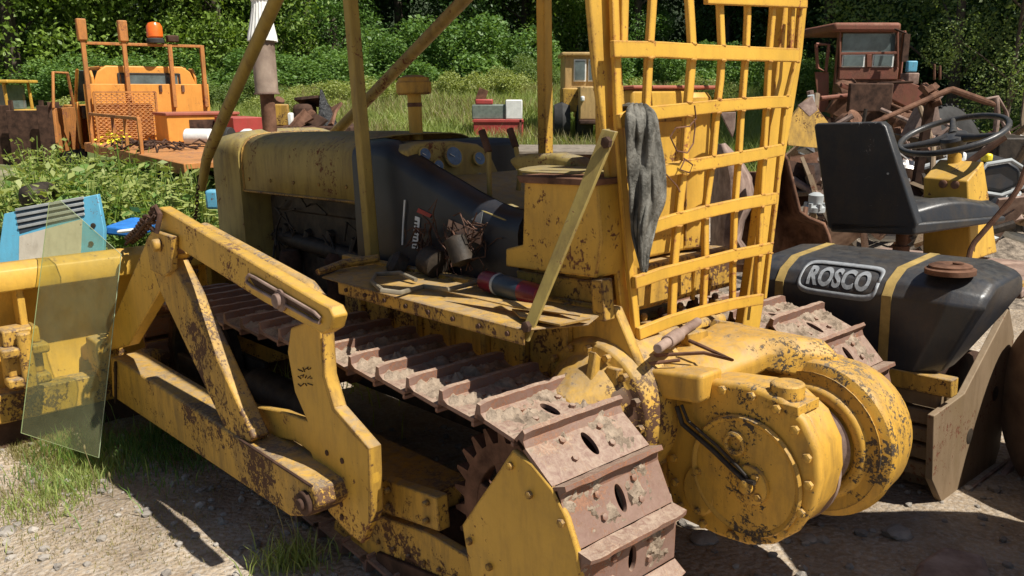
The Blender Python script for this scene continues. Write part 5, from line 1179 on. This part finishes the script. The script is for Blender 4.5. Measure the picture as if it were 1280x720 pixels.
# ---- glass sheet leaning on the arm
gp = [at(28, 541, 4.02), at(126, 572, 3.85), at(152, 322, 4.22), at(74, 250, 4.32)]
nrm_ = (gp[1] - gp[0]).cross(gp[3] - gp[0]).normalized(); org = gp[0].copy()
def onp(x, y): r = ray(x, y); t = (org - CAM).dot(nrm_) / r.dot(nrm_); return CAM + r * t
mb = MB(); mb.prism([onp(x, y) - org for x, y in ((27, 541), (124, 572), (152, 318), (75, 250), (62, 254))], nrm_ * .006); gl = mb.obj('glass_sheet', M['glass'], None, recalc=True); gl.location = org
gb = MB(); gq = [onp(x, y) - org for x, y in ((27, 541), (124, 572), (152, 318), (75, 250), (62, 254), (27, 541))]; gb.tube([p + nrm_ * .003 for p in gq], .0022, 6); gb.obj('glass_edge', plain('glass_edge_green', (.30, .36, .22), .2, .1, 20, spec=.8, bmp=0), gl)
tag(gl, 'tall old glass sheet with a pointed top leaning against the push arm', 'glass sheet')
# foreground rock, offcuts
def rock(name, label, loc, s, seed, mat='rock', group=None, flat=.6):
    bm = bmesh.new(); bmesh.ops.create_icosphere(bm, subdivisions=3, radius=1); off = Vector((seed * 7.3, 0, seed))
    for v in bm.verts:
        n = v.co.normalized(); k = 1 + .35 * noise.noise(n * 1.3 + off) + .12 * noise.noise(n * 4 + off); c = n * k
        for ax in (Vector((1, .3, .2)), Vector((-.4, 1, .1)), Vector((.1, -.5, 1))):
            ax = ax.normalized(); d = c.dot(ax)
            if d > .7: c -= ax * (d - .7)
        v.co = Vector((c.x * s[0], c.y * s[1], c.z * s[2]))
    me = bpy.data.meshes.new(name); bm.to_mesh(me); bm.free(); me.materials.append(M[mat]); me.polygons.foreach_set('use_smooth', [True] * len(me.polygons)); me.set_sharp_from_angle(angle=.5)
    o = bpy.data.objects.new(name, me); COL.objects.link(o); o.location = loc; return tag(o, label, 'rock', group)
p = atz(1190, 712, .08); c0 = [atz(x, y, .16) for x, y in ((1148, 700), (1178, 680), (1232, 692), (1240, 715), (1225, 760), (1130, 745))]
o_ = c0[0].copy(); o_.z = 0; mb = MB(); mb.prism([q - o_ for q in c0], (0, 0, -.22)); o = mb.obj('stone_block', plain('pink_stone', (.30, .21, .17), .9, .3, 8, col2=(.46, .36, .30), bmp=.8), None, bevel=.025, seg=3); o.location = o_; tag(o, 'angular pinkish stone block at the bottom right corner', 'stone block')

HP = empty('shade_hopper', 'added rusty hopper on legs, out of view at the right, casting shade on the foreground', 'hopper', loc=(2.36, 2.38, 0))  # unseen hopper, added to throw shade over the right foreground
mb = MB(); mb.loft([[(x * s, y * s * .9, z) for x, y in ((-.48, -.42), (.48, -.42), (.48, .42), (-.48, .42))] for z, s in ((.12, .8), (.4, 1), (1.6, 1))]); mb.obj('bin', M['rust'], HP, bevel=.01)
for sx in (-.36, .36):
    for sy in (-.28, .28): MB().box((sx, sy, .15), (.05, .05, .36)).obj('leg', M['rustd'], HP)
# ================================================================= GROUND
def gz_(x, y):
    u = (x - ORG.x) * Fh.x + (y - ORG.y) * Fh.y
    z = .085 - .05 * min(max(u, -.5), 2.6); k = max(0, 1 - max(0, math.hypot(x + .5, y - 3.2) - 2.2) / 2.5); z *= k
    z += .035 * noise.noise(Vector((x * .9, y * .9, 0))) + .015 * noise.noise(Vector((x * 3, y * 3, 4))) 
    if y < 9: z += .006 * noise.noise(Vector((x * 11, y * 11, 4)))
    z += .10 * noise.noise(Vector((x * .15, y * .15, 7))) * min(1, max(0, (y - 6) / 10))
    t = min(1, max(0, (y - 13) / 19)); z += 1.6 * t * t * (3 - 2 * t)
    return z
def axis(lo, hi, c, fine, coarse):
    v = [c]; s = fine
    while v[-1] < hi: v.append(v[-1] + s); s = min(coarse, s * (1.0 if abs(v[-1] - c) < 3 else 1.06))
    l = [c]; s = fine
    while l[-1] > lo: l.append(l[-1] - s); s = min(coarse, s * (1.0 if abs(l[-1] - c) < 3 else 1.06))
    return sorted(set(l + v))
gx_ = axis(-260, 260, 0, .045, 12); gy_ = axis(-60, 400, 3.2, .045, 12)
vs = [(x, y, gz_(x, y)) for y in gy_ for x in gx_]; nx = len(gx_)
fs = [(j * nx + i, j * nx + i + 1, (j + 1) * nx + i + 1, (j + 1) * nx + i) for j in range(len(gy_) - 1) for i in range(nx - 1)]
m, nt, b, out = new_mat('yard_dirt'); tc = nt.nodes.new('ShaderNodeTexCoord'); vec = tc.outputs['Object']
n1 = nz(nt, vec, .7, 8, .6); n2 = nz(nt, vec, 6, 10, .7); n3 = nz(nt, vec, 45, 6, .7)
vo_ = nt.nodes.new('ShaderNodeTexVoronoi'); vo_.inputs['Scale'].default_value = 38; nt.links.new(vec, vo_.inputs['Vector'])
c = mixc(nt, ramp(nt, n2, .3, .7), (.26, .195, .13), (.49, .395, .285)); c = mixc(nt, ramp(nt, n3, .45, .7), c, (.50, .45, .39))
c = mixc(nt, mth(nt, 'MULTIPLY', ramp(nt, n1, .50, .62), .55), c, (.16, .12, .085)); c = mixc(nt, ramp(nt, vo_.outputs['Distance'], .0, .22, (.30, .30, .30, 1), (0, 0, 0, 1)), c, (.46, .41, .34))
# grassy soil further out
sp = nt.nodes.new('ShaderNodeSeparateXYZ'); nt.links.new(vec, sp.inputs[0])
far = mth(nt, 'ADD', mth(nt, 'MULTIPLY', sp.outputs[1], .12), mth(nt, 'MULTIPLY', n1, 1.2)); 
c = mixc(nt, ramp(nt, far, .0, 1.0) if False else mth(nt, 'MINIMUM', mth(nt, 'MAXIMUM', mth(nt, 'MULTIPLY', mth(nt, 'SUBTRACT', far, 2.35), 2.5), 0.0), 1.0), c, (.10, .13, .04))
nt.links.new(c, b.inputs['Base Color']); b.inputs['Roughness'].default_value = .95; b.inputs['Specular IOR Level'].default_value = .15
bump(nt, b, mth(nt, 'ADD', mth(nt, 'ADD', n2, mth(nt, 'MULTIPLY', n3, .35)), mth(nt, 'MULTIPLY', vo_.outputs['Distance'], -.5)), .8, .03)
mb = MB(); mb.add(vs, fs); gr = mb.obj('ground', m, None, recalc=False, ang=180); tag(gr, kind='structure')
# wooded rise behind the yard
mb = MB(); secs = []
for j in range(14):
    y = 48 + j * 9; secs.append([(x, y + 6 * math.sin(x * .03), -1.0 + 22 * (1 - math.exp(-j / 3.5)) + 1.5 * noise.noise(Vector((x * .05, y * .05, 0)))) for x in range(-240, 241, 8)])
mb.loft(secs, caps=False, closed=False); tag(mb.obj('hills', plain('wooded_hillside', (.012, .022, .008), .95, .4, .5, col2=(.03, .05, .015), bmp=0), None, recalc=False), kind='structure')
# ================================================================= FOLIAGE
def leaves_mesh(name, cent, size, mat, rg, up=.3, aspect=.5, normals=None):
    n = len(cent); d = rg.normal(size=(n, 3)); d /= np.linalg.norm(d, axis=1)[:, None]
    r = rg.normal(size=(n, 3)); r[:, 2] += up * 2; r /= np.linalg.norm(r, axis=1)[:, None]
    a = np.cross(d, r); a /= np.linalg.norm(a, axis=1)[:, None] + 1e-9; b_ = np.cross(a, r)
    s = size * rg.uniform(.6, 1.35, n)[:, None]; c = np.asarray(cent)
    v = np.stack([c - b_ * s * .5, c + a * s * aspect * .5 + r * s * .06, c + b_ * s * .5, c - a * s * aspect * .5 + r * s * .06], 1).reshape(-1, 3)
    me = bpy.data.meshes.new(name); me.vertices.add(4 * n); me.vertices.foreach_set('co', v.ravel().astype(np.float32))
    me.loops.add(4 * n); me.loops.foreach_set('vertex_index', np.arange(4 * n, dtype=np.int32)); me.polygons.add(n); me.polygons.foreach_set('loop_start', np.arange(0, 4 * n, 4, dtype=np.int32))
    me.update(calc_edges=True); me.materials.append(mat); return me
def crown_pts(rg, n, H, R, base, lobes, shape='round'):
    L = []
    for i in range(lobes):
        t = rg.uniform(0, 1); z = base + (H - base) * (t ** .85)
        if shape == 'cone': rad = R * (1 - t * .85) * .8; lr = R * .28 * (1.15 - t * .7)
        elif shape == 'column': rad = R * (.85 - .5 * t ** 3); lr = R * .42
        else: rad = R * math.sqrt(max(.05, 1 - (2 * t - .75) ** 2 / 1.9)) * .8; lr = R * rg.uniform(.20, .36)
        a = rg.uniform(0, 2 * pi); q = rad * math.sqrt(rg.uniform(.15, 1)); L.append((q * math.cos(a), q * math.sin(a), z, lr))
    L = np.array(L); k = rg.integers(0, lobes, n); d = rg.normal(size=(n, 3)); d /= np.linalg.norm(d, axis=1)[:, None]
    rr_ = rg.uniform(.35, 1, n) ** .5 * (1 + .18 * rg.normal(size=n))
    p = L[k, :3] + d * (L[k, 3] * rr_)[:, None] * np.array([1, 1, .8]); return p, L
def make_tree(seed, H, R, base, n, size, mat, shape='round', lobes=60, trunk=.22, aspect=.55, up=.3):
    rg = np.random.default_rng(seed); p, L = crown_pts(rg, n, H, R, base, lobes, shape); me = leaves_mesh('crown', p, size, M[mat], rg, up, aspect)
    mb = MB(); mb.tube([(0, 0, -.3), (.05, 0, H * .2), (.1, .08, H * .5), (0, .1, H * .9)], [trunk * 1.2, trunk, trunk * .6, trunk * .12], 10)
    for i in range(0, min(len(L), 26)):
        x, y, z, r = L[i]; z0 = max(base * .5 + .3, z - .5 * math.hypot(x, y) - .4); mb.tube([(.08 * z0 / H, .08 * z0 / H, z0), (x * .5, y * .5, (z0 + z) / 2 + .1), (x, y, z)], [trunk * .35, trunk * .2, trunk * .06], 6)
    return me, mb.mesh('trunk', [M['bark']])
TK = {'broad': make_tree(1, 13, 4.6, 1.0, 46000, .17, 'leaf', lobes=80), 'broad2': make_tree(2, 11, 4.0, .4, 42000, .16, 'leaf', lobes=70),
      'cedar': make_tree(3, 14, 1.7, .2, 34000, .15, 'leafc', 'column', 90, aspect=.35, up=-.2), 'dark': make_tree(4, 16, 5.5, .6, 40000, .22, 'leafd', lobes=80),
      'fir': make_tree(5, 18, 3.6, .6, 24000, .30, 'leafd', 'cone', 100, aspect=.35), 'birch': make_tree(6, 9, 3.2, 1.2, 16000, .10, 'leafl', lobes=40, trunk=.12)}
def tree(kind, x, y, s, rz, label, group, name=None):
    nm = {'broad': 'broadleaf_tree', 'broad2': 'broadleaf_tree', 'cedar': 'cedar_tree', 'dark': 'dark_tree', 'fir': 'fir_tree', 'birch': 'birch_tree'}[kind]
    e = empty(nm, label, 'tree', loc=(x, y, gz_(x, y)), group=group); e.rotation_euler.z = rz; e.scale = (s, s, s)
    for nm2, me in zip(('crown', 'trunk'), TK[kind]): o = bpy.data.objects.new(nm2, me); COL.objects.link(o); o.parent = e
    return e
def px_x(x, Y): return at(x, 110, Y).x
TG = 'tall trees closing off the back of the yard'
T = [('broad', 20, 30.0, 1.04, 'wide leafy tree behind the small yellow cab at the left edge'), ('broad2', 110, 32.0, 1.10, 'bushy broadleaf tree directly behind the orange truck door'), ('broad', 195, 34.0, 1.10, 'tall broadleaf tree behind the amber beacon'), ('broad2', 275, 33.0, 1.04, 'broadleaf tree left of the exhaust stack, behind the truck rack'),
     ('cedar', 352, 35.0, 1.10, 'narrow cedar just right of the exhaust stack'), ('cedar', 385, 34.5, 1.04, 'second narrow cedar right of the exhaust stack'), ('cedar', 418, 36.0, 1.16, 'dark narrow cedar left of the front canopy post'), ('cedar', 325, 36.0, 1.10, 'narrow cedar hidden behind the white pleated cone'),
     ('dark', 500, 40.0, 0.94, 'dark broad tree behind the rusty diagonal brace'), ('dark', 590, 41.0, 0.88, 'dark broad tree above the bramble bank'), ('broad', 655, 42.0, 0.88, 'mid green tree behind the slim middle canopy post'), ('broad2', 715, 43.0, 0.94, 'mid green tree above the tan loader cab'),
     ('cedar', 795, 38.0, 0.88, 'narrow cedar seen through the left of the mesh screen'), ('dark', 870, 45.0, 0.99, 'dark tree seen through the middle of the mesh screen'), ('fir', 905, 37.0, 0.55, 'small fir seen through the right of the mesh screen'), ('dark', 980, 41.0, 1.10, 'dark tree behind the right edge of the mesh screen'),
     ('dark', 1060, 39.0, 1.10, 'dark tree right behind the wrecked truck cab'), ('fir', 1030, 35.0, 0.99, 'tall fir left of the wrecked truck cab'), ('dark', 1160, 35.0, 1.04, 'dark tree behind the pale birch'), ('fir', 1240, 33.0, 1.04, 'tall fir behind the pale birch at the right'), ('dark', 1330, 30.0, 1.10, 'dark tree just beyond the right edge')]
for i, (k, x, Y, s, lb_) in enumerate(T): tree(k, px_x(x, Y), Y, s, i * 1.7, lb_, TG)
tree('birch', px_x(1192, 19), 19, .95, 1.0, 'pale leafy birch hanging over the wrecked truck at the right', None); tree('birch', px_x(1262, 15.5), 15.5, .52, 4.0, 'small pale leafy birch at the right edge', None)
for i in range(15):
    x = -44 + i * 6.4; e = tree('dark' if i % 2 else 'fir', x, 46 + 3 * (i % 3), 1.1, i, 'tall dark tree in the back row of the wood', 'dark trees in the back row of the wood')
for i, (x, y) in enumerate(((15.5, 17), (18.5, 12.5), (19, 22), (22, 16))): tree('fir' if i % 2 else 'dark', x, y, 1.05, i * 2, 'tall tree standing outside the right of the picture', 'tall trees outside the right of the picture')
# bushes: bramble bank and undergrowth
def bush_mesh(seed, n, R, H, size, mat, aspect=.6):
    rg = np.random.default_rng(seed); L = []
    for i in range(26): a = rg.uniform(0, 2 * pi); q = R * math.sqrt(rg.uniform(0, 1)); L.append((q * math.cos(a), q * math.sin(a), H * rg.uniform(.1, .8) * (1 - .5 * (q / R) ** 2), R * rg.uniform(.18, .3)))
    L = np.array(L); k = rg.integers(0, len(L), n); d = rg.normal(size=(n, 3)); d /= np.linalg.norm(d, axis=1)[:, None]
    p = L[k, :3] + d * (L[k, 3] * rg.uniform(.6, 1.1, n))[:, None]; p[:, 2] = np.abs(p[:, 2]); return leaves_mesh('bush', p, size, M[mat], rg, .6, aspect)
BMs = [bush_mesh(10, 26000, 2.4, 2.6, .11, 'leafb'), bush_mesh(11, 26000, 2.4, 2.2, .11, 'leafb'), bush_mesh(12, 14000, 1.5, 1.6, .09, 'leaf'), bush_mesh(13, 22000, 2.3, 1.7, .10, 'leafw'), bush_mesh(14, 20000, 1.9, 2.3, .09, 'leafl')]
def bush(k, x, y, s, label, group='bramble bushes in front of the trees', sz=None):
    o = bpy.data.objects.new('bramble_bush', BMs[k]); COL.objects.link(o); o.location = (x, y, gz_(x, y)); o.scale = (s, s, sz or s); o.rotation_euler.z = x * 3; return tag(o, label, 'bush', group)
B = [(0, 120, 29.0, 1.01, 'bright bramble bush behind the truck door'), (1, 190, 30.0, 1.01, 'bright bramble bush behind the truck cab'), (0, 265, 30.0, 1.12, 'bright bramble bush right of the truck rack'), (1, 330, 31.0, 1.12, 'bright bramble bush behind the muffler'), (0, 395, 31.5, 1.01, 'bright bramble bush under the cedars'),
     (0, 460, 32.0, 1.18, 'bright bramble bush left of the air intake cap'), (1, 520, 33.0, 1.40, 'largest bright bramble mound behind the air intake cap'), (0, 570, 34.0, 1.51, 'tall bright bramble mound above the grey chest'), (1, 630, 34.5, 1.12, 'bright bramble bush above the white crate'), (2, 690, 36.0, 1.34, 'green bush left of the tan loader'),
     (1, 800, 31.0, 0.90, 'bright bramble bush seen through the left of the screen'), (0, 850, 31.5, 0.95, 'bright bramble bush seen through the middle of the screen'), (1, 905, 32.0, 0.95, 'bright bramble bush seen past the yellow fuel tank'), (0, 960, 31.0, 0.84, 'bramble bush behind the right edge of the screen'), (2, 1020, 27.0, 1.01, 'dull bush left of the wrecked truck'), (2, 1235, 17.0, 0.90, 'low bush in the shade beyond the steering wheel')]
B += [(3, 150, 24, .8, 'pale yellow-green bush right behind the truck rack'), (4, 300, 26, .7, 'tall pale bush left of the muffler'), (3, 440, 27, .8, 'pale low bush just left of the air intake cap'), (4, 660, 31, .7, 'pale upright bush beside the tan loader'), (3, 845, 26, .7, 'pale low bush seen through the centre of the screen'), (3, 375, 25, .6, 'pale low bush behind the black tarp'), (3, 600, 28.5, .7, 'pale low bush above the rusty tilted bracket')]
for k, x, Y, s, lb_ in B: bush(k, px_x(x, Y), Y, s, lb_, sz=s * (.68 if x < 480 else .95))
# ---- leafy weeds near the truck
def weed_mesh(seed, H, nst, size, mat='leafb'):
    rg = np.random.default_rng(seed); mb = MB(); pts = []
    for i in range(nst):
        a = rg.uniform(0, 2 * pi); l = rg.uniform(.1, .4) * H; h = H * rg.uniform(.6, 1); q = [Vector((0.1 * l * math.cos(a), .1 * l * math.sin(a), 0)), Vector((l * .5 * math.cos(a), l * .5 * math.sin(a), h * .6)), Vector((l * math.cos(a), l * math.sin(a), h))]
        mb.tube(q, [.008, .006, .003], 5)
        for k in range(16): t = rg.uniform(.15, 1); p = q[0].lerp(q[1], t * 2) if t < .5 else q[1].lerp(q[2], t * 2 - 1); b2 = rg.uniform(0, 2 * pi); pts.append((p.x + size * .6 * math.cos(b2), p.y + size * .6 * math.sin(b2), p.z))
    return mb.mesh('weed_stems', [M['leaf']]), leaves_mesh('weed_leaves', np.array(pts), size, M[mat], rg, 1.2, .45)
WM_ = [weed_mesh(20, .8, 14, .12), weed_mesh(21, .6, 16, .10), weed_mesh(22, .9, 12, .13), weed_mesh(23, 1.0, 18, .09, 'leafw'), weed_mesh(24, .7, 20, .07, 'leafw')]
def weed(k, x, y, s, label, group=None):
    e = empty('leafy_weed', label, 'weed', loc=(x, y, gz_(x, y)), group=group); e.scale = (s, s, s); e.rotation_euler.z = x * 5
    for n_, me in zip(('stem', 'leaves'), WM_[k]): o = bpy.data.objects.new(n_, me); COL.objects.link(o); o.parent = e
    return e
rs = random.Random(9)
WGP = 'leafy weeds between the blade and the orange truck'
for i in range(95):
    x = rs.uniform(-10, 262); Y = rs.uniform(7.2, 12.5); weed(rs.choice([0, 1, 2, 3, 4, 3, 4]), px_x(x, Y), Y, rs.uniform(.75, 1.25), 'leafy weed plant in the patch between the blade and the orange truck', WGP)
rg = np.random.default_rng(5)
p = at(143, 172, 9.4); n = 60; pts = np.array([p.x, 9.4, p.z]) + rg.normal(size=(n, 3)) * np.array([.08, .08, .05]); me = leaves_mesh('flower_head', pts, .05, M['flower'], rg, 1); o = bpy.data.objects.new('yellow_flower', me); COL.objects.link(o); tag(o, 'cluster of small yellow flowers in front of the truck bed corner', 'flower')
MB().tube([(p.x, 9.4, gz_(p.x, 9.4)), (p.x + .02, 9.4, p.z)], .01, 6).obj('stem', M['leaf'], o)
# ---- grass
def grass(name, mat, pts, h, w, seed, kind='stuff'):
    rg = np.random.default_rng(seed); n = len(pts); P0 = np.array(pts); a = rg.uniform(0, 2 * pi, n); hh = h * rg.uniform(.45, 1.3, n); bend = rg.normal(size=(n, 2)) * .35
    dx = np.cos(a) * w; dy = np.sin(a) * w; z = P0[:, 2]
    v0 = np.stack([P0[:, 0] - dx, P0[:, 1] - dy, z], 1); v1 = np.stack([P0[:, 0] + dx, P0[:, 1] + dy, z], 1)
    m0 = np.stack([P0[:, 0] + bend[:, 0] * hh * .35 + dx * .8, P0[:, 1] + bend[:, 1] * hh * .35 + dy * .8, z + hh * .6], 1); m1 = np.stack([P0[:, 0] + bend[:, 0] * hh * .35 - dx * .8, P0[:, 1] + bend[:, 1] * hh * .35 - dy * .8, z + hh * .6], 1)
    t = np.stack([P0[:, 0] + bend[:, 0] * hh, P0[:, 1] + bend[:, 1] * hh, z + hh], 1)
    V_ = np.stack([v0, v1, m0, m1, t], 1).reshape(-1, 3); i = np.arange(n) * 5
    q = np.stack([i, i + 1, i + 2, i + 3], 1).ravel(); tr = np.stack([i + 3, i + 2, i + 4], 1).ravel()
    me = bpy.data.meshes.new(name); me.vertices.add(5 * n); me.vertices.foreach_set('co', V_.ravel().astype(np.float32)); me.loops.add(7 * n); me.loops.foreach_set('vertex_index', np.concatenate([q, tr]).astype(np.int32))
    me.polygons.add(2 * n); me.polygons.foreach_set('loop_start', np.concatenate([np.arange(0, 4 * n, 4), 4 * n + np.arange(0, 3 * n, 3)]).astype(np.int32)); me.update(calc_edges=True); me.materials.append(M[mat])
    o = bpy.data.objects.new(name, me); COL.objects.link(o); return tag(o, kind=kind)
def scatter(n, f, seed, dens=None):
    r = random.Random(seed); out = []
    while len(out) < n:
        x, y = f(r)
        if dens and noise.noise(Vector((x * dens, y * dens, seed))) < -.05 + r.uniform(-.2, .2): continue
        out.append((x, y, gz_(x, y) - .01))
    return out
def fan(x0, x1, Y0, Y1): 
    def f(r): Y = math.sqrt(r.uniform(Y0 ** 2, Y1 ** 2)); return px_x(r.uniform(x0, x1), Y), Y
    return f
grass('field_grass', 'grass', scatter(120000, fan(250, 1000, 12.5, 34), 1), .42, .012, 1)
grass('field_grass', 'grassd', scatter(22000, fan(350, 850, 12.5, 32), 2, .4), .5, .012, 2)
grass('weed_patch_grass', 'grass', scatter(26000, fan(-60, 270, 6.2, 13), 3), .38, .007, 3)
grass('weed_patch_grass', 'grassd', scatter(16000, fan(-30, 330, 5.4, 11), 4, .8), .34, .005, 4)
def near_(cx, cy, rx, ry):
    def f(r): return r.gauss(cx, rx), r.gauss(cy, ry)
    return f
a = atz(95, 590, 0); grass('near_grass', 'grass', scatter(1500, near_(a.x, a.y, .20, .24), 5, 2.5), .07, .0028, 5)
a = atz(180, 540, 0); grass('near_grass', 'leafb', scatter(2400, near_(a.x, a.y, .35, .30), 6, 2), .09, .0028, 6)
a = atz(30, 560, 0); grass('near_grass', 'grassd', scatter(9000, near_(a.x, a.y, .45, .40), 7, 2), .04, .002, 7)
a = atz(150, 660, 0); grass('near_grass', 'grassd', scatter(3500, near_(a.x, a.y, .6, .3), 8, 3), .025, .002, 8)
a = atz(365, 712, 0); grass('near_grass', 'grass', scatter(260, near_(a.x, a.y, .07, .06), 9), .11, .003, 9)
a = atz(340, 460, 0); grass('field_grass', 'grass', scatter(3500, near_(a.x, a.y + .6, .6, .6), 12), .18, .004, 12)
# a few taller seed stalks
for (x, y, tx2, ty2, lb_) in ((360, 640 + 60, 340, 617, 'thin seed stalk in front of the arm bracket'), (372, 700, 358, 625, 'thin seed stalk right of the first one by the arm bracket'), (120, 612, 106, 563, 'thin stalk with a pale seed head below the glass sheet'), (140, 618, 137, 597, 'short thin stalk right of the glass sheet')):
    a = atz(x, y, 0); b_ = at(tx2, ty2, a.y); a.z = gz_(a.x, a.y); mb = MB(); mb.tube([a, a.lerp(b_, .5) + Vector((.01, 0, 0)), b_], .0022, 5); mb.lathe([(.001, 0), (.006, .008), (.005, .02), (.001, .03)], b_, n=8); tag(mb.obj('seed_stalk', M['grassd'], None), lb_, 'grass stalk')
# gravel
rs = random.Random(6); bm = bmesh.new(); stones = []
def gravel(name, n, f, smin, smax, seed):
    r = random.Random(seed); V_ = []; F_ = []
    bmx = bmesh.new(); bmesh.ops.create_icosphere(bmx, subdivisions=1, radius=1); bv = [v.co.copy() for v in bmx.verts]; bf = [[v.index for v in f_.verts] for f_ in bmx.faces]; bmx.free()
    for i in range(n):
        x, y = f(r); s = smin + (smax - smin) * r.random() ** 4; z = gz_(x, y) + s * .25; q = Matrix.Rotation(r.uniform(0, 6), 3, 'Z') @ Matrix.Diagonal((1, r.uniform(.6, 1), r.uniform(.4, .8))); o = len(V_)
        for v in bv: w = q @ (v * s * r.uniform(.8, 1.15)); V_.append((x + w.x, y + w.y, z + w.z))
        F_ += [tuple(k + o for k in f_) for f_ in bf]
    mb = MB(); mb.add(V_, F_); return tag(mb.obj(name, M['rock'], None, ang=20, recalc=False), kind='stuff')
gravel('gravel', 1500, lambda r: (r.uniform(-3.0, 0.3), r.uniform(2.6, 4.4)), .004, .028, 1)
gravel('gravel', 450, lambda r: (r.uniform(.3, 2.6), r.uniform(2.0, 4.0)), .004, .035, 2)
gravel('gravel', 2500, lambda r: (r.uniform(1.5, 9), r.uniform(5, 12)), .006, .04, 3)
# soil and small rubble thrown up under the winch
for i, (x, y, s) in enumerate(((1120, 690, .05), (880, 690, .05), (925, 690, .035), (1010, 695, .03), (865, 668, .045), (1060, 640, .03), (8, 650, .035))):
    a = atz(x, y, .03); rock('field_stone', ['flat grey stone right of the winch', 'stone beside the rear track under the winch', 'small stone under the winch cover', 'pale stone under the right of the winch', 'stone against the rear track shoes', 'small stone in the shade beyond the winch', 'flat pale stone at the left edge'][i], (a.x, a.y, gz_(a.x, a.y) + s * .2), (s * 1.2, s, s * .6), i)
# ================================================================= LIGHT
hd_ = Fh * .96 - Rh * .28; hd_.normalize(); EL = math.radians(57)
ld = (hd_ * math.cos(EL) - Vector((0, 0, 1)) * math.sin(EL)).normalized()
sl = bpy.data.lights.new('sun', 'SUN'); sl.energy = 5.0; sl.angle = math.radians(.5); sl.color = (1, .95, .86)
so = bpy.data.objects.new('sun', sl); COL.objects.link(so); so.rotation_euler = ld.to_track_quat('-Z', 'Y').to_euler(); so.location = (5, -5, 12)
w = bpy.data.worlds.new('World'); sc.world = w; w.use_nodes = True; nt = w.node_tree; bg = nt.nodes['Background']
sk = nt.nodes.new('ShaderNodeTexSky'); sk.sky_type = 'NISHITA'; sk.sun_disc = False; sk.sun_elevation = EL; sk.sun_rotation = math.atan2(-ld.x, -ld.y)
nt.links.new(sk.outputs[0], bg.inputs[0]); bg.inputs[1].default_value = .05
vs_ = sc.view_settings; vs_.view_transform = 'Standard'; vs_.look = 'None'; vs_.gamma = 1; vs_.exposure = .5
